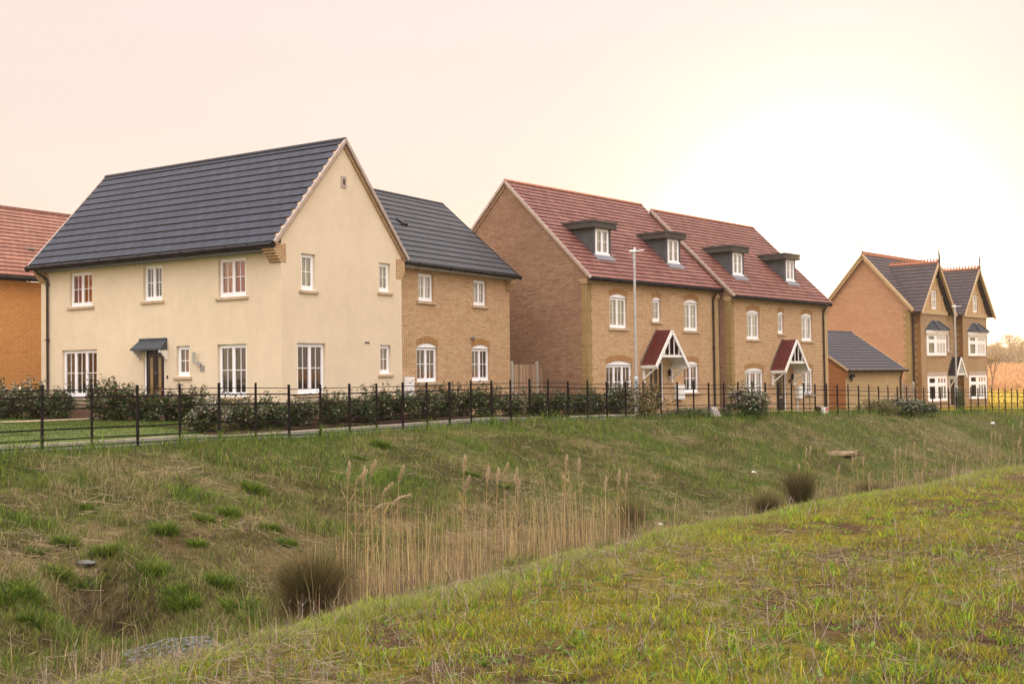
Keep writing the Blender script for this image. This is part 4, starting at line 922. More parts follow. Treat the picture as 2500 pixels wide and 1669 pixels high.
def lamp(px,ty,by,Y,label,armlen=.36,flip=1):
    a=ray(px,ty); b=ray(px+6,by); x=a[0]/a[1]*Y; zt=a[2]/a[1]*Y; zb=hz(x,Y); h=zt-zb
    e=empty('street_lamp',(x,Y,zb),R(-12),label=label,cat='street lamp',group='galvanised street lamps along the path')
    HZ[0]=0
    m=MB(); m.tube((0,0,-.1),(0,0,.42),.086,.086,16,1); m.tube((0,0,.42),(0,0,1.35),.082,.080,16); m.tube((0,0,1.35),(0,0,1.42),.080,.050,16)
    m.box(-.035,.035,-.087,-.05,.55,1.1); m.build('base','galv_base galv'.split()[0] if False else ['galv_base','upvc'],e)
    m=MB(); m.tube((0,0,1.42),(0,0,h-.35),.050,.044,14); m.build('pole','galvanised',e)
    m=MB(); m.tube((0,0,h-.37),(0,0,h-.08),.06,.06,12); m.tube((0,0,h-.08),(.02,0,h-.02),.055,.04,10)
    m.hexa([(-.16,-.07,h-.09),(.06,-.10,h-.11),(.06,.10,h-.11),(-.16,.07,h-.09),(-.16,-.05,h-.03),(.06,-.08,h-.03),(.06,.08,h-.03),(-.16,.05,h-.03)])
    m.hexa([(.06,-.10,h-.10),(armlen,-.06,h-.055),(armlen,.06,h-.055),(.06,.10,h-.10),(.06,-.09,h-.06),(armlen-.02,-.05,h-.025),(armlen-.02,.05,h-.025),(.06,.09,h-.06)])
    m.tube((.02,0,h-.03),(.02,0,h+.07),.05,.035,10); m.build('lamp_head','galvanised',e)
lamp(1548,608,1013,39.2,'tall slim galvanised street lamp in front of the two-dormer house')
lamp(2330.6,745,993,66.5,'smaller distant street lamp in front of the two-gabled bay house')
# ---------------------------------------------------------------- timber garden fences
def board_fence(a,b,ztop_a,ztop_b,zg,label,posts=2,posttop=.12,step=None):
    a=Vector((*a,0));b=Vector((*b,0));d=b-a;Ln=d.length;d.normalize(); rz=math.atan2(d.y,d.x)
    e=empty('timber_fence',(a.x,a.y,zg),rz,label=label,cat='fence'); m=MB(); k=int(Ln/.10)
    for i in range(k):
        u0=Ln*i/k+.004;u1=Ln*(i+1)/k-.003; zt=ztop_a-zg if (step is None or u0<step[0]) else step[1]-zg
        zt+=random.uniform(-.008,.008); y=.0 if i%2 else .015
        m.box(u0,u1,y,y+.02,-.1,zt)
    f=m.build('boards','fence_timber',e)
    xs=[0] + ([step[0]] if step else []) + [Ln]
    for i,x in enumerate(xs):
        zt=(ztop_a if (step is None or i<2) else step[1])-zg+posttop
        m=MB(); m.box(x-.05,x+.05,-.06,.04,-.2,zt-.04); m.hexa([(x-.05,-.06,zt-.04),(x+.05,-.06,zt-.04),(x+.05,.04,zt-.04),(x-.05,.04,zt-.04),(x-.03,-.04,zt),(x+.03,-.04,zt),(x+.03,.02,zt),(x-.03,.02,zt)]); m.build('post','concrete_post',e)
    m=MB()
    for z in (.3,.95,1.55): m.box(.05,Ln-.05,.035,.085,z-.04,z+.04)
    m.build('rail','fence_timber',e)
board_fence((-.04,43.2),(1.68,45.4),.40,.0,-1.35,'larch-lap timber fence with concrete posts between the joined brick house and the red roofed houses',step=(1.62,.22))
board_fence((9.35,51.2),(10.35,52.4),-.02,.0,-1.7,'short pale timber fence in the gap between the two dormered houses')
board_fence((23.30,67.7),(24.55,69.3),-.85,.0,-2.5,'weathered timber fence between the garage and the bay fronted house')
# ---------------------------------------------------------------- batches of leaves, blades and stems
def tri_object(name,V,T,Ccol,mat,parent=None,loc=(0,0,0)):
    me=bpy.data.meshes.new(name); me.vertices.add(len(V)); me.vertices.foreach_set('co',np.asarray(V,np.float32).ravel())
    me.loops.add(T.size); me.loops.foreach_set('vertex_index',T.ravel().astype(np.int32)); me.polygons.add(len(T)); me.polygons.foreach_set('loop_start',(np.arange(len(T))*3).astype(np.int32))
    me.update(calc_edges=True)
    ca=me.color_attributes.new('Col','FLOAT_COLOR','POINT'); ca.data.foreach_set('color',np.concatenate([Ccol,np.ones((len(V),1))],1).astype(np.float32).ravel())
    me.materials.append(MATS[mat]); o=bpy.data.objects.new(name,me); COL.objects.link(o); o.parent=parent
    if parent is None: o.location=loc
    return o
def blades(P,H_,Wd,lean,col,curve=.5,az=None,tipcol=1.25,segs=2):
    """P n,3 base; H_ heights; Wd widths; lean n horizontal reach; returns V,T,C"""
    n=len(P); az=RNG.uniform(0,2*np.pi,n) if az is None else az; d=np.stack([np.cos(az),np.sin(az),np.zeros(n)],1)
    fa=RNG.uniform(0,2*np.pi,n); w=np.stack([np.cos(fa),np.sin(fa),np.zeros(n)],1)*(Wd/2)[:,None]
    up=np.array([0,0,1.])
    mid=P+d*(lean*curve*.5)[:,None]+up*(H_*.55)[:,None]; tip=P+d*lean[:,None]+up*H_[:,None]
    V=np.stack([P-w,P+w,mid-w*.8,mid+w*.8,tip],1).reshape(-1,3)
    b=np.arange(n)*5; T=np.stack([np.stack([b,b+1,b+3],1),np.stack([b,b+3,b+2],1),np.stack([b+2,b+3,b+4],1)],1).reshape(-1,3)
    C=np.repeat(col,5,0).reshape(n,5,3).copy(); C[:,4]*=tipcol
    return V,T,C.reshape(-1,3)
def merge(L_):
    Vs,Ts,Cs=[],[],[];o=0
    for V,T,C in L_: Vs.append(V);Ts.append(T+o);Cs.append(C);o+=len(V)
    return np.concatenate(Vs),np.concatenate(Ts),np.concatenate(Cs)
def pal(n,cols,w=None,jit=.32):
    cols=np.array(cols); i=RNG.choice(len(cols),n,p=w); return np.clip(cols[i]*RNG.uniform(1-jit,1+jit,(n,1))*RNG.uniform(.93,1.07,(n,3)),0,1)
def scatter(n,y0,y1,t0=-.60,t1=.60):
    Y=np.exp(RNG.uniform(math.log(y0),math.log(y1),n)); X=RNG.uniform(t0,t1,n)*Y; return X,Y
G_DARK=(.038,.070,.010);G_MID=(.095,.165,.018);G_BRI=(.21,.32,.024);G_YEL=(.38,.35,.024);G_OLV=(.18,.165,.032);STR=(.40,.31,.17);STRP=(.50,.40,.26);BRN=(.13,.08,.045);G_PALE=(.20,.25,.09);ORG=(.22,.12,.03)
def ground_pts(X,Y,dz=-.01):
    return np.stack([X,Y,height(X,Y)+dz],1)
# near turf ---------------------------------------------------------------
def near_turf():
    out=[]
    X,Y=scatter(640000,3.8,34,-.55,.55); c,s,zf=fence_coord(X,Y); k=(c>12.9); X,Y,c=X[k],Y[k],c[k]
    f=fbm(X*1.1,Y*1.1,61); g=fbm(X*3.7,Y*3.7,62,3); rim=np.exp(-((c-14.0)/.6)**2)
    h3=fbm(X*9,Y*9,66,2); dens=np.clip(.26+2.6*(f-.48)+2.4*(g-.47)+1.6*(h3-.5)+.8*rim,0.02,1); k=RNG.random(len(X))<dens; X,Y,c,f,g,rim=[a[k] for a in (X,Y,c,f,g,rim)]
    n=len(X); tall=np.clip((g-.42)*2.4,0,1)
    Hh=RNG.uniform(.012,.034,n)*(1+1.5*tall+1.1*rim)*(1+.010*Y); 
    col=pal(n,[G_YEL,G_OLV,G_MID,G_BRI,STR,ORG],[.38,.20,.08,.15,.07,.12])
    pr=rim[:,None]; col=col*(1-.7*pr)+pal(n,[G_PALE,G_BRI,STR],[.5,.3,.2])*.7*pr
    out.append(blades(ground_pts(X,Y),Hh,RNG.uniform(.0018,.004,n)*(1+Y/14),Hh*RNG.uniform(.2,1.0,n),col))
    X=RNG.uniform(-14,26,230000);Y=RNG.uniform(-6,26,230000); c,_,_=fence_coord(X,Y); k=(c>13)&((np.abs(X)>.53*Y)|(Y<3.9))&(np.hypot(X,Y)>1.2); X,Y=X[k],Y[k]; f=fbm(X*1.1,Y*1.1,61); k=RNG.random(len(X))<np.clip(.5+2.4*(f-.48),.05,1); X,Y=X[k],Y[k]; n=len(X); Hh=RNG.uniform(.02,.07,n)
    out.append(blades(ground_pts(X,Y),Hh,RNG.uniform(.006,.012,n),Hh*RNG.uniform(.2,1.0,n),pal(n,[G_YEL,G_OLV,G_MID,G_BRI,STR],[.35,.22,.13,.2,.1])))
    # grass tufts
    X0,Y0=scatter(2600,4.2,30); c,_,_=fence_coord(X0,Y0); k=c>13.3; X0,Y0=X0[k],Y0[k]
    kk=fbm(X0*.5,Y0*.5,63)>.36; X0,Y0=X0[kk],Y0[kk]
    m=len(X0); q=26; sz=RNG.uniform(.5,1.7,m)**1.7; bright=RNG.random(m)
    X=np.repeat(X0,q)+RNG.normal(0,.022,m*q)*np.repeat(sz,q);Y=np.repeat(Y0,q)+RNG.normal(0,.022,m*q)*np.repeat(sz,q); n=m*q
    Hh=RNG.uniform(.022,.062,n)*np.repeat(sz,q)
    col=pal(n,[G_BRI,G_YEL,G_MID],[.5,.25,.25]); col=col*np.repeat(.75+.6*bright,q)[:,None]
    out.append(blades(ground_pts(X,Y),Hh,RNG.uniform(.003,.006,n)*(1+Y/15),Hh*RNG.uniform(.3,1.1,n),col))
    # broad leaved weeds: flat wide leaves
    X0,Y0=scatter(3200,4.0,20); c,_,_=fence_coord(X0,Y0); k=c>13.6; X0,Y0=X0[k],Y0[k]; m=len(X0); q=9
    X=np.repeat(X0,q)+RNG.normal(0,.012,m*q);Y=np.repeat(Y0,q)+RNG.normal(0,.012,m*q); n=m*q; Hh=RNG.uniform(.012,.05,n)
    out.append(blades(ground_pts(X,Y),Hh,RNG.uniform(.010,.022,n),RNG.uniform(.02,.07,n),pal(n,[(.10,.20,.03),(.15,.26,.04),(.18,.22,.04)]),curve=1.3,tipcol=1))
    V,T,C=merge(out); o=tri_object('turf_grass',V,T,C,'vegetation'); tag(o,'sparse yellow-green turf on the near bank top','turf grass',kind='stuff')
near_turf()
MX,MY,_q=at_c(418,1545,8.75); PX,PY,_q=at_c(350,1640,8.5)
def bare(x,y): return np.clip(np.exp(-(np.hypot(x-MX,y-MY)/.75)**4)+np.exp(-(np.hypot(x-PX,(y-PY)*1.5)/.8)**4),0,1)
# far bank grass ---------------------------------------------------------------
def bank_grass():
    out=[]
    X,Y=scatter(700000,9,85,-.55,.55); c,s,zf=fence_coord(X,Y); k=(c>.10)&(c<13.2); X,Y,c,s=X[k],Y[k],c[k],s[k]
    f=fbm(X*.55,Y*.55,71); g=fbm(X*1.9,Y*1.9,72,3); lush=np.clip((f-.50)*5,0,1); edge=np.exp(-(c/.9)**2)
    dry=sm(.5,.62,fbm(X*.42+3,Y*.42,74))*(1-edge)
    dens=np.clip(.50+2.0*(g-.44)+1.2*(fbm(X*6,Y*6,73,2)-.5)+.5*lush+.8*edge-.25*dry,0.10,1); dens=dens*(1-.93*hollow(X,Y))*(1-.9*bare(X,Y)); ll=lowleft(c,s); dens=dens*(1-.38*ll*(1-lush)); k=RNG.random(len(X))<dens; X,Y,c,f,g,lush,edge,dry,s=[a[k] for a in (X,Y,c,f,g,lush,edge,dry,s)]
    n=len(X); Hh=RNG.uniform(.03,.10,n)*(1+.9*lush*g+1.4*edge+1.2*(g>.6))*(1+.004*Y)
    a=pal(n,[G_DARK,G_MID,G_OLV,STR,BRN,G_BRI],[.20,.27,.20,.12,.09,.12]); b=pal(n,[G_MID,G_BRI,G_DARK],[.5,.22,.28]); d=pal(n,[STR,G_OLV,BRN,STRP],[.35,.35,.2,.1])
    m=np.clip(lush+edge,0,1)[:,None]; col=a*(1-m)+b*m; dd=np.clip(dry+.55*lowleft(c,s)*(RNG.random(n)>.5),0,1)[:,None]*.8; col=col*(1-dd)+d*dd
    out.append(blades(ground_pts(X,Y),Hh,RNG.uniform(.003,.007,n)*(1+Y/24),Hh*RNG.uniform(.2,1.0,n),col))
    # pale standing dead stems
    X,Y=scatter(9000,10,70); c,_,_=fence_coord(X,Y); k=(c>.6)&(c<12.5); X,Y=X[k],Y[k]; k=fbm(X*.5,Y*.5,75)>.47; X,Y=X[k],Y[k]; n=len(X); Hh=RNG.uniform(.12,.42,n)*RNG.uniform(.5,1,n)
    out.append(blades(ground_pts(X,Y),Hh,RNG.uniform(.003,.005,n)*(1+Y/34),Hh*RNG.uniform(0,.5,n),pal(n,[STRP,STR],[.4,.6])*.8))
    V,T,C=merge(out); o=tri_object('bank_grass',V,T,C,'vegetation'); tag(o,'patchy green and straw grass covering the ditch bank','bank grass',kind='stuff')
bank_grass()
# litter of fallen dead stalks ---------------------------------------------------------------
def litter():
    X,Y=scatter(150000,4.2,60); c,s,zf=fence_coord(X,Y); near=c>13.4; k=(c>.7); X,Y,c,near=X[k],Y[k],c[k],near[k]
    f=fbm(X*.42+3,Y*.42,74)
    f=np.clip(f+.07*lowleft(c,s[k]),0,1); p=np.where(near,.05+.45*sm(.54,.68,fbm(X*.6,Y*.6,81)),.08+.60*sm(.5,.64,f)); k=RNG.random(len(X))<p; X,Y,near=X[k],Y[k],near[k]; n=len(X)
    Ln=np.where(near,RNG.uniform(.04,.22,n),.06+.42*RNG.random(n)**2); az=RNG.uniform(0,2*np.pi,n); W_=np.where(near,RNG.uniform(.0015,.0032,n),RNG.uniform(.003,.0062,n))*(1+Y/45)
    dx,dy=np.cos(az)*Ln/2,np.sin(az)*Ln/2; z0=height(X-dx,Y-dy)+RNG.uniform(.0,.05,n);z1=height(X+dx,Y+dy)+RNG.uniform(.0,.10,n)
    A=np.stack([X-dx,Y-dy,z0],1);B=np.stack([X+dx,Y+dy,z1],1); sd=np.stack([-np.sin(az),np.cos(az),np.zeros(n)],1)*W_[:,None]/2; up=np.array([0,0,1.])*W_[:,None]
    V=np.stack([A-sd,A+sd,A+up,B-sd*.6,B+sd*.6,B+up*.6],1).reshape(-1,3); b=np.arange(n)*6
    T=np.concatenate([np.stack([b+i for i in t],1) for t in ((0,1,4),(0,4,3),(1,2,5),(1,5,4),(2,0,3),(2,3,5))])
    col=pal(n,[STRP,STR,(.22,.16,.12),(.5,.42,.32)],[.2,.38,.38,.04])*.75; C=np.repeat(col,6,0)
    o=tri_object('dead_stalks',V,T,C,'dry_stems'); tag(o,'litter of fallen dry stalks scattered over the banks','dry stalks',kind='stuff')
litter()
def twigs():
    out=[]; V=[];T=[];C=[]
    mb=MB(); n=0
    X,Y=scatter(5200,4.4,26,-.55,.55); c,_,_=fence_coord(X,Y); k=c>13.6; X,Y=X[k],Y[k]; k=(fbm(X*.35,Y*.35,91)>.43); X,Y=X[k],Y[k]
    P=ground_pts(X,Y); L_=[]
    for p in P:
        h=random.uniform(.06,.26)*(1.0+.015*p[1]); az=random.uniform(0,6.28); ln=random.uniform(0,.8)*h; col=random.choice([(.16,.11,.075),(.24,.18,.13),(.09,.06,.045),(.33,.26,.2)])
        tip=p+np.array([math.cos(az)*ln,math.sin(az)*ln,h]); r=random.uniform(.0012,.0026)*(1+p[1]/14); ln*=random.choice([.6,1,2.4])
        segs=[(p,tip,r)]
        for j in range(random.randint(0,4)):
            f=random.uniform(.35,.95); b=p+(tip-p)*f; a2=random.uniform(0,6.28); l2=h*random.uniform(.15,.4); segs.append((b,b+np.array([math.cos(a2)*l2*.7,math.sin(a2)*l2*.7,l2*.7]),r*.6))
        for a,b,rr in segs:
            base=len(V); w1=np.array([rr,0,0]);w2=np.array([0,rr,0]); V+= [a-w1,a+w1,a+w2,b]; T+=[(base,base+1,base+3),(base+1,base+2,base+3),(base+2,base,base+3)]; C+=[col]*4
    o=tri_object('dry_twigs',np.array(V),np.array(T),np.array(C),'dry_stems'); tag(o,'thin dead twigs and seed stalks standing in the near turf','dry twigs',kind='stuff')
twigs()
# lush clumps on the lower left bank -------------------------------------------
def clump_field():
    out=[]
    spots=[(60,1455,.17),(140,1410,.17),(205,1470,.15),(380,1400,.19),(430,1450,.13),(130,1520,.13),(75,1520,.12),(160,1330,.16),(400,1300,.20),(560,1255,.15),(620,1200,.20),(230,1480,.24),(540,1430,.2),(20,1470,.22),(230,1570,.16),(290,1600,.14),(450,1480,.18),(480,1330,.12),(210,1240,.1),(700,1330,.13),(590,1500,.22),(640,1520,.24),(1150,1160,.14),(660,1290,.13),(930,1090,.2),(2180,1030,.2),(1230,1190,.12),(380,1230,.1),(880,1120,.1),(260,1350,.18),(90,1350,.1),(500,1270,.12)]
    for (px,py,h) in spots:
        r=ray(px,py); Ys=np.linspace(10,62,1041); z=height(r[0]/r[1]*Ys,Ys); dz=r[2]/r[1]*Ys-z; i=int(np.argmax(dz<0)) or 500; Y0=Ys[i];X0=r[0]/r[1]*Y0
        n=int(500+2200*h); rad=.07+h*.55; X=X0+RNG.normal(0,rad*.55,n);Y=Y0+RNG.normal(0,rad*.4,n)
        Hh=h*RNG.uniform(.35,1.15,n); az=np.arctan2(Y-Y0,X-X0)+RNG.normal(0,.7,n); col=pal(n,[G_MID,G_BRI,G_DARK,G_YEL],[.40,.14,.40,.06])*(.85)
        kk=(hollow(X,Y)<.22)&(RNG.random(n)>bare(X,Y)); X,Y,Hh,az,col=X[kk],Y[kk],Hh[kk],az[kk],col[kk]; n=len(X)
        out.append(blades(ground_pts(X,Y,-.03),Hh,RNG.uniform(.006,.010,n),Hh*RNG.uniform(.4,1.2,n),col,curve=.35,az=az,tipcol=1.5))
    V,T,C=merge(out); o=tri_object('lush_grass',V,T,C,'vegetation'); tag(o,'long bright green grass overhanging the hollow at lower left','long grass',kind='stuff')
clump_field()
# lawn in front of the cream house -----------------------------------------------
def to_world(O,yaw,lx,ly):
    a=R(yaw); return O[0]+math.cos(a)*lx-math.sin(a)*ly, O[1]+math.sin(a)*lx+math.cos(a)*ly
def lawn():
    A=offset_line(-14,8.2,.4,-2.13); mb=MB()
    # far boundary: strip by the house front, in cream-house local coordinates
    far=[]
    for i,p in enumerate(A):
        f=i/(len(A)-1); ly=26-26.4*f; x,y=to_world(A0,YA,-1.15+.05*math.sin(i),ly); far.append((x,y))
    far=[(f if math.hypot(f[0]-a[0],f[1]-a[1])>.2 else (a[0],a[1]+.2)) for f,a in zip(far,A)]
    K=10
    def pt(i,k): 
        x=A[i][0]+(far[i][0]-A[i][0])*k/K; y=A[i][1]+(far[i][1]-A[i][1])*k/K; return (x,y,hz(x,y)+.022)
    for i in range(len(A)-1):
        for k in range(K): mb.face([pt(i,k),pt(i+1,k),pt(i+1,k+1),pt(i,k+1)])
    m,nt,b,o=newmat('lawn'); co=objco(nt); c=ramp(nt,noisef(nt,co,1.4,5),[(.3,(.055,.085,.010)),(.7,(.085,.115,.013))]); c=mixc(nt,.6,c,ramp(nt,noisef(nt,co,40,3),[(.3,(.5,.5,.5)),(.7,(1.4,1.4,1.3))]),'MULTIPLY'); L(nt,c,b.inputs['Base Color']); b.inputs['Roughness'].default_value=1; bump(nt,noisef(nt,co,60,3),b,.9,.02)
    o=mb.build('lawn','lawn',None,(0,0,0)); tag(o,'mown front lawn between the path and the cream house',kind='structure')
    # mown blades
    n=70000; i=RNG.random(n)*(len(A)-1.001); k=RNG.random(n); ii=i.astype(int); fr=i-ii; AA=np.array([a[:2] for a in A]);FF=np.array(far)
    a=AA[ii]*(1-fr[:,None])+AA[ii+1]*fr[:,None]; b=FF[ii]*(1-fr[:,None])+FF[ii+1]*fr[:,None]; p=a+(b-a)*k[:,None]
    P=ground_pts(p[:,0],p[:,1],.015); Hh=RNG.uniform(.02,.05,n); V,T,C=blades(P,Hh,RNG.uniform(.008,.014,n),Hh*.5,pal(n,[(.07,.105,.012),(.095,.125,.014),(.05,.085,.010)]))
    o=tri_object('lawn_grass',V,T,C,'vegetation'); tag(o,'short mown grass blades of the front lawn','lawn grass',kind='stuff')
lawn()
# light garden path across the lawn
mb=MB(); pp=[(-21.0,27.2),(-17.6,30.6),(-15.1,33.33),(-12.66,36.0),(-11.75,36.9)]
for (x0,y0),(x1,y1) in zip(pp[:-1],pp[1:]):
    d=Vector((x1-x0,y1-y0)).normalized(); w=.32; n=Vector((-d.y,d.x))*w
    q=[(x0-n.x,y0-n.y),(x1-n.x,y1-n.y),(x1+n.x,y1+n.y),(x0+n.x,y0+n.y)]; mb.face([(x,y,hz(x,y)+.05) for x,y in q]); mb.face([(x,y,hz(x,y)-.02) for x,y in q]); 
    for i in range(4): a,b=q[i],q[(i+1)%4]; mb.face([(*a,hz(*a)-.02),(*b,hz(*b)-.02),(*b,hz(*b)+.05),(*a,hz(*a)+.05)])
tag(mb.build('garden_path','slab_path',None,(0,0,0)),'pale paved garden path crossing the lawn to the front door',kind='structure')
# planting bed soil
ribbon('planting_bed','soil',5.6,27.0,-2.125,-4.1,.055,0,label='dark soil bed under the hedge along the path',kind='structure')
# shrubs ---------------------------------------------------------------
def shrub_meshes(kind,seed,w=1.0,h=.9,n=1500,flowers=.03,pale=.10,leaf=.082,sprigs=9,red=.05,yellow=0.):
    """returns foliage arrays and a stem MB for one shrub, base at origin"""
    rs=np.random.default_rng(seed); P=[];D=[]
    k=rs.integers(13,18); cen=np.stack([rs.uniform(-.36,.36,k)*w,rs.uniform(-.26,.26,k)*w,rs.uniform(.10,.74,k)*h],1); rad=rs.uniform(.20,.31,k)*w
    i=rs.integers(0,k,n); v=rs.normal(size=(n,3)); v/=np.linalg.norm(v,axis=1)[:,None]; rr=rs.random(n)**.35; p=cen[i]+v*(rad[i]*rr)[:,None]*np.array([1,1,.9]); p[:,2]=np.abs(p[:,2])
    outer=rr*(.4+.6*np.clip(p[:,2]/h,0,1))
    # upright sprigs
    sp=[];spv=[]
    for j in range(sprigs):
        x,y=rs.uniform(-.42,.42)*w,rs.uniform(-.3,.3)*w; z0=h*rs.uniform(.55,.8); z1=h*rs.uniform(.95,1.28); m=16
        t=rs.random(m); sp.append(np.stack([x+rs.normal(0,.018,m)+.05*t*rs.uniform(-1,1),y+rs.normal(0,.018,m),z0+(z1-z0)*t],1))
    sp=np.concatenate(sp) if sp else np.zeros((0,3)); p=np.concatenate([p,sp]); outer=np.concatenate([outer,np.ones(len(sp))]); n=len(p)
    L1=leaf*rs.uniform(.7,1.35,n); az=rs.uniform(0,2*np.pi,n); el=rs.uniform(-.5,1.1,n)
    d=np.stack([np.cos(az)*np.cos(el),np.sin(az)*np.cos(el),np.sin(el)],1); q=rs.normal(size=(n,3)); s=np.cross(d,q); s/=np.linalg.norm(s,axis=1)[:,None]
    a=p; b=p+d*(L1*.5)[:,None]+s*(L1*.22)[:,None]; c=p+d*L1[:,None]; e=p+d*(L1*.5)[:,None]-s*(L1*.22)[:,None]
    V=np.stack([a,b,c,e],1).reshape(-1,3); bi=np.arange(n)*4; T=np.stack([np.stack([bi,bi+1,bi+2],1),np.stack([bi,bi+2,bi+3],1)],1).reshape(-1,3)
    base=np.array([(.032,.055,.014),(.05,.085,.020),(.022,.038,.010),(.075,.095,.028)])[rs.integers(0,4,n)]
    if yellow: m=rs.random(n)<yellow; base[m]=np.array((.20,.16,.035))
    m=(rs.random(n)<pale*outer*2.0); base[m]=np.array((.42,.36,.27)); m=(rs.random(n)<red*outer*2); base[m]=np.array((.16,.07,.045))
    col=base*rs.uniform(.7,1.3,(n,1)); C=np.repeat(col,4,0)
    # white flower heads: little star clusters
    nf=int(n*flowers)
    if nf:
        i=rs.choice(np.flatnonzero(outer>.55),nf); fp=p[i]+rs.normal(0,.01,(nf,3)); m=7; fp=np.repeat(fp,m,0)+rs.normal(0,.018,(nf*m,3)); dd=rs.normal(size=(nf*m,3)); dd/=np.linalg.norm(dd,axis=1)[:,None]; ss=np.cross(dd,rs.normal(size=(nf*m,3))); ss/=np.linalg.norm(ss,axis=1)[:,None]
        V2=np.stack([fp,fp+dd*.022+ss*.012,fp+dd*.03-ss*.012],1).reshape(-1,3); T2=np.arange(len(V2)).reshape(-1,3)+len(V); V=np.concatenate([V,V2]);T=np.concatenate([T,T2]); C=np.concatenate([C,np.repeat(np.array([(.72,.66,.58)])*rs.uniform(.7,1.1,(len(V2)//3,1)),3,0)])
    mb=MB()
    for j in range(9):
        x,y=rs.uniform(-.36,.36)*w,rs.uniform(-.26,.26)*w; mb.tube((x*.3,y*.3,-.12),(x,y,h*rs.uniform(.7,1.05)),.010,.004,5)
    return (V,T,C),mb
SHR={}
def shrub_proto(key,**k):
    arr,mb=shrub_meshes(key,**k); SHR[key]=(arr,mb,None)
def place_shrub(key,x,y,z,rz,sx,sy,sz,label,group=None,name='shrub',cat='shrub'):
    e=empty(name,(x,y,z),rz,label=label,cat=cat,group=group); e.scale=(sx,sy,sz)
    arr,mb,proto=SHR[key]
    if proto is None:
        f=tri_object('foliage',*arr,'leaf_glossy',parent=e); s=mb.build('stem','stem_brown',e); SHR[key]=(arr,mb,(f,s))
    else:
        for o in proto: c=o.copy(); c.parent=e; COL.objects.link(c)
    return e
shrub_proto('a',seed=1,pale=.03,red=.05,n=3400,flowers=.006); shrub_proto('b',seed=2,pale=.06,red=.05,n=3300,flowers=.012); shrub_proto('c',seed=3,pale=.02,red=.08,n=3500,sprigs=16,flowers=.005); shrub_proto('d',seed=4,pale=.09,red=.04,n=3200,flowers=.05)
shrub_proto('sparse',seed=5,pale=.05,red=.12,n=520,sprigs=16,yellow=.5,flowers=0); shrub_proto('yel',seed=6,yellow=.55,pale=.05,red=0,n=1500,leaf=.06,sprigs=3,flowers=0); shrub_proto('low',seed=7,pale=0.04,red=0,n=2200,leaf=.06,h=.5,sprigs=5,yellow=.12,flowers=0)
GH1='laurel shrubs along the front of the cream house'
def A_shrub(key,ly,off,sc,h,label,rz=0):
    x,y=to_world(A0,YA,-off,ly); place_shrub(key,x,y,hz(x,y)+.02,rz,sc,sc,h,label,GH1,'laurel_shrub','laurel shrub')
for key,ly,off,sc,h,lab in [
 ('a',16.4,1.5,1.45,1.22,'leafy laurel shrub cut by the left edge of the photo'),('b',14.9,1.3,1.35,1.20,'laurel shrub second from the left edge, before the orange brick wall'),('c',13.4,1.3,1.35,1.16,'laurel shrub covering the foot of the orange brick wall'),('a',12.1,1.1,1.25,1.22,'laurel shrub at the corner where the orange and cream walls meet'),
 ('d',10.9,.95,1.25,1.26,'laurel shrub at the foot of the brown downpipe'),('b',9.8,.9,1.25,1.24,'pale-tipped laurel shrub under the left of the three-light window'),('a',8.75,.9,1.2,1.08,'laurel shrub under the right of the three-light window'),
 ('b',6.35,.95,1.25,1.34,'tall laurel shrub just left of the black front door'),('c',5.5,1.15,1.15,1.12,'laurel shrub standing in front of the black door'),('c',4.55,1.0,1.15,.98,'laurel shrub right of the black door'),
 ('a',3.6,1.0,1.1,.88,'low laurel shrub below the wall lamp'),('c',2.7,1.0,1.1,1.0,'laurel shrub left of the tall cream-house window'),('c',1.85,.9,1.1,.82,'low laurel shrub below the tall cream-house window'),('sparse',1.1,.6,1.1,.72,'thin reddish shrub by the cream house corner')]:
    A_shrub(key,ly,off,sc,h,lab,ly*2.1)
GH2='clipped laurel hedge plants along the path'
hd=[(6.3,'d',1.0,.95,'white flowered shrub at the left end of the path hedge'),(7.35,'b',.95,.80,'hedge plant below the cream gable, second from the lawn'),(8.35,'a',.95,.86,'hedge plant under the left side of the gable-end window'),(9.35,'b',1.0,.80,'hedge plant under the right side of the gable-end window'),(10.4,'c',1.0,.88,'hedge plant at the middle of the cream gable'),
 (11.45,'a',1.0,.84,'hedge plant under the air brick in the cream gable'),(12.5,'c',1.05,1.0,'taller hedge plant before the small gable window'),(13.6,'a',1.0,.90,'hedge plant by the white meter box at the cream corner'),(14.6,'b',1.0,1.0,'hedge plant under the first arched window'),(15.65,'c',1.05,1.0,'hedge plant right of the first arched window'),
 (16.7,'a',1.05,1.0,'hedge plant before the blank buff wall'),(17.75,'c',1.05,.98,'hedge plant under the second arched window'),(18.8,'b',1.0,.90,'hedge plant with pale tips at the end of the joined brick house'),(19.9,'c',1.1,.98,'hedge plant in front of the timber fence'),(21.0,'a',1.05,.92,'hedge plant before the fence end post'),(22.1,'c',1.05,.90,'hedge plant by the dark brick gable wall'),(23.2,'a',1.1,1.0,'hedge plant at the corner of the first dormered house'),(24.3,'b',1.1,1.22,'tall hedge plant under the three-light window by the lamp post'),(25.4,'d',1.1,1.05,'pale-leaved hedge plant just left of the lamp post')]
for s,key,sc,h,lab in hd:
    p=offset_line(s,s,1,-3.0)[0]; place_shrub(key,p[0]+random.uniform(-.1,.1),p[1]+random.uniform(-.1,.1),hz(p[0],p[1])+.05,s*1.7,sc*1.08,sc,h,lab,GH2,'hedge_shrub','hedge shrub')
def c_shrub(key,px,py,cc,sc,h,lab,name='shrub',grp=None):
    x,y,_=at_c(px,py,cc); place_shrub(key,x,y,hz(x,y)+.01,px,sc,sc,h,lab,grp,name)
c_shrub('sparse',1590,1000,-2.9,1.1,1.15,'thin yellowing shrub between the lamp post and the brown door')
c_shrub('sparse',1560,1000,-2.6,1.0,.95,'wispy shrub right beside the lamp post base')
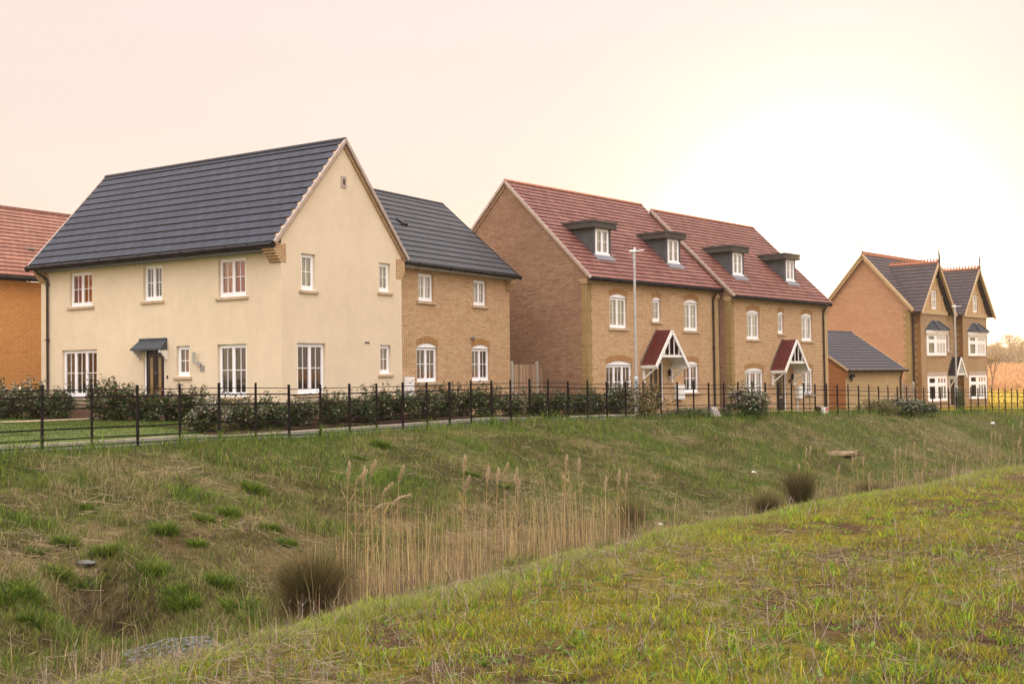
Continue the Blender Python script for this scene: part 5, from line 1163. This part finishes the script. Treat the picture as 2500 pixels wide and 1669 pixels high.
c_shrub('d',1815,990,-2.6,1.55,1.12,'rounded white-flowered shrub under the left window of the second dormered house')
c_shrub('d',1840,995,-2.2,1.1,.72,'small white-flowered shrub right of the big flowering one')
c_shrub('low',1668,1000,-3.0,1.3,.55,'low green plants beneath the meter box'); c_shrub('low',1700,1000,-3.2,1.4,.55,'low green plants left of the sloped grey cover'); c_shrub('low',1762,1002,-2.6,1.2,.5,'low green ground plant right of the sloped grey cover')
c_shrub('yel',2130,990,-2.6,1.6,.75,'yellow-green bush in front of the garage'); c_shrub('yel',2158,990,-3.0,1.5,.70,'yellowish bush right of the garage middle'); c_shrub('d',2192,990,-2.9,1.9,.82,'white-flowered bush by the garage downpipe'); c_shrub('a',2225,990,-3.0,1.7,.62,'dark low bush at the corner of the bay house'); c_shrub('a',2250,990,-3.2,1.5,.62,'dark low bush under the left bay')
x,y,_=at_c(2341,960,-6.9); place_shrub('low',x,y,hz(x,y),0,.5,.5,2.3,'slim dark green conifer beside the porch between the bays',None,'conifer','conifer')
# reeds ---------------------------------------------------------------
def reed_bed():
    out=[]; P_=[]
    # dense stand in the ditch bottom
    s=RNG.uniform(-7.0,13,1500); cc=RNG.normal(9.3,.75,1500); 
    LN=offset_line(-20,75,.5,0); LNa=np.array(LN); ss=np.arange(-20,75.01,.5)
    def sc_to_xy(s,c):
        dx=np.gradient(LNa[:,0]);dy=np.gradient(LNa[:,1]); l=np.hypot(dx,dy); nx=np.interp(s,ss,dy/l);ny=np.interp(s,ss,-dx/l); return np.interp(s,ss,LNa[:,0])+nx*c,np.interp(s,ss,LNa[:,1])+ny*c
    def stems(s,cc,h0,h1,wd,cols,lean=.12,w=None):
        X,Y=sc_to_xy(s,cc); n=len(X); Hh=h0+(h1-h0)*RNG.random(n)**1.7; return blades(ground_pts(X,Y,-.05),Hh,np.full(n,wd)*RNG.uniform(.7,1.3,n)*(1+Y/40),Hh*RNG.uniform(0,lean,n),pal(n,cols,w),curve=.6)
    return sc_to_xy,stems
sc_to_xy,stems=reed_bed()
YR=(.40,.31,.15);YR2=(.29,.215,.11);PUR=(.17,.11,.08)
# where along the ditch are the reeds: find run values from sight lines
def s_of(px,py,cc=9.3):
    x,y,_=at_c(px,py,cc); return float(fence_coord([x],[y])[1][0])
sL,sR=s_of(690,1400),s_of(1560,1260)
out=[]
def ridx(n,a=0,b=1): return sL+(sR-sL)*(a+(b-a)*RNG.random(n))
out.append(stems(ridx(760,.13,.85),RNG.normal(9.3,.6,760),.7,1.75,.0075,[YR,YR2,(.5,.38,.18)],.10))
out.append(stems(ridx(240,.05,.95),RNG.normal(9.3,.6,240),.5,1.3,.006,[YR,YR2,PUR],.75))
out.append(stems(ridx(260,.55,1.),RNG.normal(9.4,.45,260),.8,1.5,.0065,[YR,YR2,PUR],.10))
out.append(stems(ridx(2600,.05,1.05),RNG.normal(9.5,.7,2600),.25,.85,.007,[YR2,PUR,STR,BRN],.5))
out.append(stems(ridx(2400,-.05,1.15),RNG.normal(9.6,.9,2400),.12,.5,.007,[PUR,STR,BRN,G_OLV],.7))
out.append(stems(sR+(s_of(2350,1130)-sR)*RNG.random(1500),RNG.normal(9.2,.6,1500),.2,.65,.010,[PUR,STR,G_OLV,YR2],.4))
out.append(stems(sL-RNG.random(900)*3.0,RNG.normal(9.2,.9,900),.15,.55,.008,[STR,G_OLV,G_MID,PUR],.5))
out.append(stems(s_of(2330,1100)+14*RNG.random(420),RNG.normal(10.2,1.6,420),.3,1.25,.006,[YR,YR2,STRP,G_OLV],.35))
V,T,C=merge(out); tag(tri_object('reed_bed',V,T,C,'dry_stems'),'dense bed of dry straw-coloured reeds standing in the ditch','reed bed',kind='stuff')
# plumed reeds as individual things
def plume_mesh(seed,droop,dark):
    rs=np.random.default_rng(seed); n=420; t=rs.random(n); L_=.27
    cx=droop*.11*np.sin(t*2.2)*t; p=np.stack([cx,np.zeros(n),L_*(t-.05)-droop*.07*t*t],1); az=rs.uniform(0,6.28,n); w=.046*np.sin(np.clip(t*.92+.08,0,1)*np.pi)**.8+.006
    tip=p+np.stack([np.cos(az)*w+droop*.03,np.sin(az)*w,-.012+rs.uniform(.0,.05,n)],1); sd=np.stack([-np.sin(az),np.cos(az),np.zeros(n)],1)*.0035
    V=np.stack([p-sd,p+sd,tip],1).reshape(-1,3); T=np.arange(3*n).reshape(-1,3); col=np.array([(.62,.50,.33),(.52,.39,.23),(.72,.60,.42)])[rs.integers(0,3,n)]*dark; return V,T,np.repeat(col,3,0)
PL=[plume_mesh(i,d,k) for i,(d,k) in enumerate(((.2,1.),(1.3,1.),(.6,.95),(2.2,.95)))]
def plumed(px,py,cc,k,label,group):
    x,y,zt=at_c(px,py,cc); zg=hz(x,y); h=zt-zg; 
    e=empty('plumed_reed',(x,y,zg),random.uniform(-.4,.4) if k!=1 else random.choice([0,3.1]),label=label,cat='reed',group=group)
    HZ[0]=0; m=MB(); bx=random.uniform(-.10,.10); m.tube((bx,0,-.1),(bx*.4,0,h*.5),.0055,.005,5); m.tube((bx*.4,0,h*.5),(0,0,h-.10),.005,.003,5); 
    for j in range(2): z=h*random.uniform(.35,.8); b=random.choice([-1,1]); m.face([(bx*.3,0,z),(b*.06,.01,z+.13),(b*.10,.02,z+.17),(bx*.3,0,z-.006)])
    m.build('stem','reed_stem',e); 
    V,T,C=PL[k]; V=V+np.array([0,0,h-.12]); tri_object('plume',V,T,C,'dry_stems',parent=e)
plain('reed_stem',(.44,.31,.14),.8,.15)
G1='plumed reeds at the left end of the reed bed';G2='plumed reeds in the middle of the reed bed';G3='plumed reeds at the right end of the reed bed';G4='feathery reed heads rising by the three dark rush clumps';G5='feathery reed heads at the far right of the ditch'
for px,py,k in [(849,1149,0),(867,1158,1),(886,1162,0),(904,1141,2),(973,1154,2),(932,1188,1),(909,1226,3),(956,1209,3)]: plumed(px,py,9.1,k,'tall straw reed with feathery buff plume in the left cluster above the big rush clump',G1)
for px,py,k in [(1132,1132,0),(1135,1177,2),(1189,1160,0),(1214,1162,0),(1229,1145,2),(1259,1162,0),(1264,1192,0)]: plumed(px,py,9.2,k,'tall straw reed with slim plume in the middle of the reed bed',G2)
for px,py,k in [(1381,1128,0),(1412,1136,0),(1396,1169,1),(1477,1181,0),(1510,1162,0),(1528,1171,0)]: plumed(px,py,9.2,k,'straw reed with pale plume at the right end of the dense reed bed',G3)
for px,py,k in [(1949,1145,0),(1967,1106,0),(1977,1099,0),(2044,1145,2),(2080,1124,0),(2089,1110,0),(2107,1126,0),(2121,1163,0),(2185,1106,0),(2196,1101,0),(2212,1104,0),(2232,1087,0),(2256,1083,0)]: plumed(px,py,9.0,k,'thin pale reed head standing beyond the near bank by the small dark rush clumps',G4)
for px,py,k in [(2420,1062,0),(2430,1062,0),(2441,1067,0),(2489,1074,0),(2472,1044,0),(2492,1035,0),(2485,1083,0)]: plumed(px,py,9.0,k,'pale feathery reed head near the right edge above the ditch',G5)
# rush clumps
def rush(px,py,cc,w,h,n,label):
    x,y,_=at_c(px,py,cc); z=hz(x,y); a=RNG.uniform(0,2*np.pi,n); rr=np.abs(RNG.normal(0,.10*w,n)); X=rr*np.cos(a);Y=rr*np.sin(a); Hh=h*RNG.uniform(.45,1.02,n)*(1-.35*np.clip(rr/(.5*w),0,1)); lean=w*RNG.uniform(.02,.72,n)
    P=np.stack([X,Y,np.full(n,-.08)],1); V,T,C=blades(P,Hh,RNG.uniform(.004,.008,n)*(1+y/45),lean,pal(n,[(.080,.078,.026),(.115,.10,.036),(.17,.12,.05),(.06,.075,.022),(.24,.15,.07)],[.26,.27,.2,.15,.12]),az=a,curve=.5,tipcol=1.1)
    nb=int(n*.25); P2=np.stack([RNG.normal(0,.3*w,nb),RNG.normal(0,.2*w,nb),np.full(nb,-.04)],1); B2=blades(P2,h*RNG.uniform(.1,.3,nb),np.full(nb,.007),w*RNG.uniform(.05,.3,nb),pal(nb,[(.22,.12,.06),(.3,.2,.1),(.14,.08,.05)]))
    V,T,C=merge([(V,T,C),B2]); o=tri_object('rush_clump',V,T,C,'dry_stems'); o.location=(x,y,z); tag(o,label,'rush clump','dark soft rush clumps in the ditch')
rush(765,1515,8.75,1.0,1.05,5200,'large dark olive rush clump at the left end of the reed bed')
rush(1872,1225,9.3,.75,.85,1900,'small dark rush clump left of the taller one beyond the near bank')
rush(1953,1215,9.3,.80,1.2,2300,'upright brown-green rush clump beside the pale reed heads')
rush(2120,1175,9.2,1.2,.62,1500,'low dark rush clump at the right, half hidden by the bank')
rush(1541,1270,9.0,.6,1.35,900,'narrow dark rush clump within the right end of the reed bed')
# wire mattress, mud, stones ---------------------------------------------------------------
def mattress():
    x0,y0,_q=at_c(418,1545,8.75); e=empty('wire_mattress',(x0,y0,hz(x0,y0)),R(38),label='flattened wire mesh mattress of stones lying in the ditch at lower left',cat='wire mesh'); HZ[0]=0; m=MB()
    zf=lambda a,b: hz(x0+a*math.cos(R(38))-b*math.sin(R(38)),y0+a*math.sin(R(38))+b*math.cos(R(38)))-hz(x0,y0)+.09+.04*math.sin(a*4+b*3)+.14*b
    nx,ny=9,5; G=[[Vector((-.50+1.0*i/nx+(.06 if j%2 else 0),-.24+.48*j/ny,0)) for i in range(nx+1)] for j in range(ny+1)]
    for r_ in G:
        for p in r_: p.z=zf(p.x,p.y)+random.uniform(-.012,.012)
    for j in range(ny+1):
        for i in range(nx+1):
            if i<nx: m.tube(G[j][i],G[j][i+1],.0042,.0042,5,0,False)
            if j<ny: m.tube(G[j][i],G[j+1][i if j%2 else min(i+1,nx)],.0042,.0042,5,0,False)
    m.build('wire_net','wire',e)
    for (a,b,s) in ((-.42,-.12,.07),(-.28,-.20,.09),(.1,.02,.08),(.36,.12,.08),(-.36,.05,.06),(.25,-.18,.06),(.42,.0,.06),(-.1,-.1,.06),(-.42,.1,.07),(.3,.2,.07)):
        rock((a,b,zf(a,b)-.07),s,'rock_grey',e,'stone')
def rock(loc,s,mat,parent=None,name='stone',flat=.6):
    import bmesh
    bm=bmesh.new(); bmesh.ops.create_icosphere(bm,subdivisions=2,radius=s); sd=random.random()*50
    for v in bm.verts: k=1+.35*noise.noise(v.co*(1.6/s)+Vector((sd,0,0))); v.co=Vector((v.co.x*k,v.co.y*k,v.co.z*k*flat))
    me=bpy.data.meshes.new(name); bm.to_mesh(me); bm.free(); me.materials.append(MATS[mat]); o=bpy.data.objects.new(name,me); COL.objects.link(o); o.location=loc; o.parent=parent; return o
mattress()
def ray_hit(px,py):
    r=ray(px,py); Ys=np.linspace(4,90,4301); z=height(r[0]/r[1]*Ys,Ys); dz=r[2]/r[1]*Ys-z; i=int(np.argmax(dz<0)); Y0=Ys[i]; return r[0]/r[1]*Y0,Y0,float(z[i])
x,y,z=ray_hit(2050,1113); o=rock((x,y,z+.04),.5,'rock_tan',flat=.28); o.scale=(1.35,.7,1); tag(o,'flat tan stone slab lying on the grassy bank','stone')
x,y,z=ray_hit(212,1383); o=rock((x,y,z+.05),.085,'rock_grey',flat=.5); o.scale=(1.6,.8,1); tag(o,'grey rounded stone in the grass above the dark hollow','stone')
x,y,z=ray_hit(1840,1155); o=rock((x,y,z+.03),.07,'litter_white',name='litter',flat=.5); tag(o,'small crumpled white litter on the far bank','litter')
x,y,z=ray_hit(1612,1282); o=rock((x,y,z+.02),.06,'litter_white',name='litter',flat=.5); tag(o,'white scrap of paper at the right end of the reeds','litter')
x,y,z=ray_hit(2423,1034); o=rock((x,y,z+.03),.12,'litter_white',name='litter',flat=.5); tag(o,'white litter lying on the grass at far right','litter')
mb=MB(); cx,cy,_=at_c(350,1640,8.5); K=26
ring=[(cx+.85*math.cos(a)*(1+.2*math.sin(3*a)),cy+.45*math.sin(a)*(1+.2*math.cos(2*a))) for a in [2*math.pi*i/K for i in range(K)]]
zc=max(hz(*p) for p in ring)-.05
for i in range(K): mb.face([(cx,cy,zc+.02),(*ring[i],zc-.0),(*ring[(i+1)%K],zc-.0)])
tag(mb.build('muddy_puddle','mud',None,(0,0,0)),'pale silty mud patch in the ditch bottom',kind='structure')
# small things by the house fronts
x,y,_=at_c(1741,985,-3.4); z=hz(x,y); HZ[0]=0
m=MB(); m.hexa([(-.24,-.22,0),(.24,-.22,0),(.24,.2,0),(-.24,.2,0),(-.17,-.02,.36),(.17,-.02,.36),(.17,.16,.36),(-.17,.16,.36)]); o=m.build('slab_cover','plaque',None,(x,y,z)); o.rotation_euler=(0,0,R(48)); tag(o,'small sloped grey cover standing by the downpipe of the first dormered house','cover')
x,y,_=at_c(2012,988,-3.0); z=hz(x,y)
m=MB(); m.box(-.16,.14,-.1,.1,.0,.26); m.box(.0,.12,-.105,-.1,.1,.24,1); m.box(-.05,-.02,-.105,-.1,.03,.25,1); o=m.build('crate','plastic_white paint_red'.split(),None,(x,y,z)); o.rotation_euler=(0,0,R(40)); tag(o,'white and red box by the corner of the second dormered house','box')
x,y,_=at_c(1996,988,-3.1); z=hz(x,y); m=MB(); m.tube((0,0,0),(0,0,.26),.12,.15,12); m.tube((0,0,.26),(0,0,.32),.15,.08,12); tag(m.build('garden_pot','door_brown',None,(x,y,z)),'dark brown pot beside the white and red box','pot')
for px,lab in ((1977,'wire hanging-style plant stand with pale foliage near the second meter box'),):
    x,y,_=at_c(px,985,-3.3); z=hz(x,y); e=empty('plant_stand',(x,y,z),0,label=lab,cat='plant stand'); m=MB(); m.tube((0,0,0),(0,0,.75),.012,.012,6); m.tube((-.15,0,.05),(.15,0,.05),.01,.01,6); m.tube((0,-.15,.05),(0,.15,.05),.01,.01,6); m.build('stand','iron',e)
    (V,T,C),_m=shrub_meshes('p',seed=31,w=.42,h=.34,n=260,leaf=.05,sprigs=0,pale=.4); tri_object('foliage',V+np.array([0,0,.66]),T,C,'leaf_glossy',parent=e)
# ---------------------------------------------------------------- far trees and hedge
def bare_tree(x,y,h,seed,label,group,lean=0,spread=1.,leafy=.5):
    rd=random.Random(seed); z=hz(x,y); V=[];T=[];C=[]; LV=[]
    def seg(a,b,r0,r1):
        d=(b-a); q=Vector((0,0,1)).cross(d); q=q.normalized() if q.length>1e-4 else Vector((1,0,0)); w=d.cross(q).normalized(); base=len(V)
        for p,r in ((a,r0),(b,r1)):
            for k in range(3): an=k*2.094; v=p+(q*math.cos(an)+w*math.sin(an))*r; V.append((v.x,v.y,v.z)); C.append((.15,.085,.04))
        for k in range(3): k2=(k+1)%3; T.append((base+k,base+k2,base+3+k2)); T.append((base+k,base+3+k2,base+3+k))
    tips=[]
    def grow(p,d,l,r,dep):
        q=p+d*l; seg(p,q,r,r*.7)
        if dep==0: tips.append(q); return
        for i in range(rd.choice((2,3,3) if dep>2 else (3,3,4))):
            nd=(d+Vector((rd.uniform(-1,1)*spread,rd.uniform(-1,1)*spread,rd.uniform(-.25,.55)))*.62).normalized(); grow(q,nd,l*rd.uniform(.66,.86),r*.66,dep-1)
    grow(Vector((0,0,-.2)),Vector((lean,0,1)).normalized(),h*.24,h*.022,5)
    e=empty('bare_tree',(x,y,z),0,label=label,cat='tree',group=group)
    tri_object('trunk',np.array(V),np.array(T),np.array(C),'dry_stems',parent=e)
    tp=np.array([t[:] for t in tips]); n=int(len(tp)*3*leafy)+10; i=RNG.integers(0,len(tp),n); p=tp[i]+RNG.normal(0,h*.035,(n,3)); s=h*.010; a=RNG.normal(size=(n,3));a/=np.linalg.norm(a,axis=1)[:,None]; b=RNG.normal(size=(n,3)); b/=np.linalg.norm(b,axis=1)[:,None]
    VV=np.stack([p,p+a*s*3.2,p+b*s*3.2],1).reshape(-1,3); tri_object('crown',VV,np.arange(3*n).reshape(-1,3),np.repeat(pal(n,[(.30,.20,.05),(.36,.26,.06),(.22,.13,.04)]),3,0),'vegetation',parent=e)
def far_at(px,Y): r=ray(px,900); return r[0]/r[1]*Y
GT='bare budding trees along the far hedge'
for px,Y,h,sd,sp,lab in [(2462,235,8.6,3,1.0,'tallest round-headed budding tree on the far hedge line'),(2440,245,6.0,5,.9,'smaller budding tree left of the tallest one'),(2490,240,6.6,6,1.0,'budding tree at the right edge of the photo'),(2478,250,5.6,8,1.,'low budding tree between the tall one and the right edge'),(2421,240,5.6,9,1.0,'budding tree nearest the bay house wall on the hedge line'),(2512,236,6.6,12,1.,'budding tree cut by the right edge')]:
    bare_tree(far_at(px,Y),Y,h,sd,lab,GT,spread=sp)
bare_tree(far_at(2417,125),125,4.6,21,'leaning bare sapling rising beside the bay house wall',GT,lean=.25,spread=.8,leafy=.35)
def far_hedge():
    n=30000; x=RNG.uniform(60,330,n); y=262+RNG.normal(0,1.2,n)+.02*x; hh=3.6*(.8+.5*fbm(x*.12,x*0,5)); z=height(x,y)+RNG.random(n)**.7*hh; a=RNG.normal(size=(n,3));a/=np.linalg.norm(a,axis=1)[:,None]; b=RNG.normal(size=(n,3)); b/=np.linalg.norm(b,axis=1)[:,None]; p=np.stack([x,y,z],1)
    V=np.stack([p,p+a*.9,p+b*.9],1).reshape(-1,3); o=tri_object('far_hedgerow',V,np.arange(3*n).reshape(-1,3),np.repeat(pal(n,[(.20,.13,.05),(.15,.11,.04),(.24,.16,.06)]),3,0),'vegetation'); tag(o,'dense brown hedgerow below the far budding trees','hedgerow',kind='stuff')
    n=16000; X=RNG.uniform(22,150,n);Y=RNG.uniform(66,125,n); c,_,_=fence_coord(X,Y); k=(c<-1)&(X/Y>.40); X,Y=X[k],Y[k]; n=len(X); Hh=RNG.uniform(.1,.5,n)*fbm(X*.2,Y*.2,9)*1.8
    V,T,C=blades(ground_pts(X,Y),Hh,RNG.uniform(.04,.10,n),Hh*.5,pal(n,[(.32,.26,.03),(.40,.30,.05),(.22,.13,.04),(.15,.12,.03)],[.4,.25,.15,.2])); tag(tri_object('rough_pasture',V,T,C,'vegetation'),'yellow rough pasture behind the railings at far right','rough grass',kind='stuff')
    n=14000; Y=np.exp(RNG.uniform(math.log(125),math.log(255),n)); X=Y*RNG.uniform(.40,.62,n); Hh=RNG.uniform(.3,.9,n); V,T,C=blades(ground_pts(X,Y),Hh,RNG.uniform(.1,.3,n),Hh*.5,pal(n,[(.46,.26,.11),(.38,.20,.09),(.50,.31,.14)])); tag(tri_object('field_stubble',V,T,C,'vegetation'),'tan dry crop stubble of the far field','stubble',kind='stuff')
far_hedge()
def haze():
    mb=MB(); mb.box(-160,330,-20,350,-8,16); m=bpy.data.materials.new('haze'); m.use_nodes=True; nt=m.node_tree
    for n in list(nt.nodes): nt.nodes.remove(n)
    o=nt.nodes.new('ShaderNodeOutputMaterial'); v=nt.nodes.new('ShaderNodeVolumePrincipled'); v.inputs['Color'].default_value=(1,.9,.78,1); v.inputs['Density'].default_value=HZD; v.inputs['Anisotropy'].default_value=.72; L(nt,v.outputs[0],o.inputs['Volume']); MATS['haze']=m
    h=mb.build('haze','haze',None,(0,0,0)); tag(h,'thin golden evening haze over the houses and field',kind='stuff')
HZD=.0006
haze()
# ---------------------------------------------------------------- sky, sun, camera
SUN_AZ=15.6; SUN_EL=3.2
def world():
    w=bpy.data.worlds.new('World'); scene.world=w; w.use_nodes=True; nt=w.node_tree
    for n in list(nt.nodes): nt.nodes.remove(n)
    out=nt.nodes.new('ShaderNodeOutputWorld'); bg=nt.nodes.new('ShaderNodeBackground'); L(nt,bg.outputs[0],out.inputs[0])
    sky=nt.nodes.new('ShaderNodeTexSky'); sky.sky_type='NISHITA'; sky.sun_disc=False; sky.sun_elevation=R(SUN_EL); sky.sun_rotation=R(SUN_AZ); sky.air_density=1.0; sky.dust_density=2.0; sky.ozone_density=1.0
    tc=nt.nodes.new('ShaderNodeTexCoord'); nz=N(nt,'ShaderNodeVectorMath',operation='NORMALIZE'); L(nt,tc.outputs['Generated'],nz.inputs[0])
    sx=N(nt,'ShaderNodeSeparateXYZ'); L(nt,nz.outputs[0],sx.inputs[0])
    sd=(math.sin(R(SUN_AZ))*math.cos(R(3)),math.cos(R(SUN_AZ))*math.cos(R(3)),math.sin(R(3)))
    dp=N(nt,'ShaderNodeVectorMath',operation='DOT_PRODUCT'); L(nt,nz.outputs[0],dp.inputs[0]); dp.inputs[1].default_value=sd
    # sky gradient: pale pink above, cream and gold near the horizon
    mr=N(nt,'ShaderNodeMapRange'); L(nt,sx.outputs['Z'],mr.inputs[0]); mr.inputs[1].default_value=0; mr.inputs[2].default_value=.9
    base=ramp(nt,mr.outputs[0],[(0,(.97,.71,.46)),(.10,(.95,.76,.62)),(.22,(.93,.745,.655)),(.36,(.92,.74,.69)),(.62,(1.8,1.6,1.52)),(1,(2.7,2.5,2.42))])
    # extra sky brightness added overhead and opposite the sun to light the shaded facades
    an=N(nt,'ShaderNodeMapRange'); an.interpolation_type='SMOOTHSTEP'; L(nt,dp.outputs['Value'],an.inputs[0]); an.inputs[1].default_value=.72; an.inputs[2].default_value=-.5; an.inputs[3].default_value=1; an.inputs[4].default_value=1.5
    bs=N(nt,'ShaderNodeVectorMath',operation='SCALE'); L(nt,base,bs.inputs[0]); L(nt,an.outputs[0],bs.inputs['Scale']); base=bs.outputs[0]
    ac=N(nt,'ShaderNodeMath',operation='ARCCOSINE'); L(nt,dp.outputs['Value'],ac.inputs[0])
    def glow(width,col,amp,pw=2.0):
        d=N(nt,'ShaderNodeMath',operation='DIVIDE'); L(nt,ac.outputs[0],d.inputs[0]); d.inputs[1].default_value=R(width)
        p=N(nt,'ShaderNodeMath',operation='POWER'); L(nt,d.outputs[0],p.inputs[0]); p.inputs[1].default_value=pw
        m=N(nt,'ShaderNodeMath',operation='MULTIPLY'); L(nt,p.outputs[0],m.inputs[0]); m.inputs[1].default_value=-1
        e=N(nt,'ShaderNodeMath',operation='EXPONENT'); L(nt,m.outputs[0],e.inputs[0])
        v=N(nt,'ShaderNodeVectorMath',operation='SCALE'); v.inputs[0].default_value=tuple(c*amp for c in col); L(nt,e.outputs[0],v.inputs['Scale']); return v.outputs[0]
    def add(a,b):
        v=N(nt,'ShaderNodeVectorMath',operation='ADD'); L(nt,a,v.inputs[0]); L(nt,b,v.inputs[1]); return v.outputs[0]
    # faint streaky unevenness of the sky
    mp=N(nt,'ShaderNodeMapping'); mp.inputs['Scale'].default_value=(1.2,1.2,4); L(nt,nz.outputs[0],mp.inputs['Vector']); f=noisef(nt,mp.outputs[0],1.6,4)
    base=mixc(nt,.30,base,ramp(nt,f,[(.3,(.88,.86,.86)),(.7,(1.08,1.06,1.04))]),'MULTIPLY')
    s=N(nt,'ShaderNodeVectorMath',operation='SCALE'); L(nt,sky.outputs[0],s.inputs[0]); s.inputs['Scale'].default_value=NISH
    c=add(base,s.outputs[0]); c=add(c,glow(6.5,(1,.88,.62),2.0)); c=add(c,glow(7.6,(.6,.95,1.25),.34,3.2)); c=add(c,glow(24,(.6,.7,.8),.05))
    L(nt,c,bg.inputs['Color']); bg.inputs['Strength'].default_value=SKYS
NISH=.006; SKYS=.82
world()
sl=bpy.data.lights.new('Sun','SUN'); sl.energy=2.5; sl.angle=R(.5); sl.color=(1,.72,.42); so=bpy.data.objects.new('Sun',sl); COL.objects.link(so)
sv=Vector((math.sin(R(SUN_AZ))*math.cos(R(SUN_EL)),math.cos(R(SUN_AZ))*math.cos(R(SUN_EL)),math.sin(R(SUN_EL)))); so.rotation_euler=sv.to_track_quat('Z','Y').to_euler(); so.location=(30,100,20)
cam=bpy.data.cameras.new('Camera'); cam.lens=F_/2500*36; cam.sensor_width=36; cam.clip_end=8000; cam.clip_start=.1; co_=bpy.data.objects.new('Camera',cam); COL.objects.link(co_)
cp,sp=math.cos(CP),math.sin(CP); cr,sr=math.cos(CR),math.sin(CR)
fw=Vector((0,cp,sp)); r0=Vector((1,0,0)); u0=Vector((0,-sp,cp)); rt=r0*cr-u0*sr; up=r0*sr+u0*cr
from mathutils import Matrix
M=Matrix((rt,up,-fw)).transposed().to_4x4(); co_.matrix_world=M; scene.camera=co_
scene.view_settings.view_transform='Standard'; scene.view_settings.look='None'; scene.view_settings.gamma=1; scene.view_settings.exposure=.42
scene.render.engine='CYCLES'; scene.cycles.use_denoising=True; scene.cycles.max_bounces=6; scene.cycles.transparent_max_bounces=8
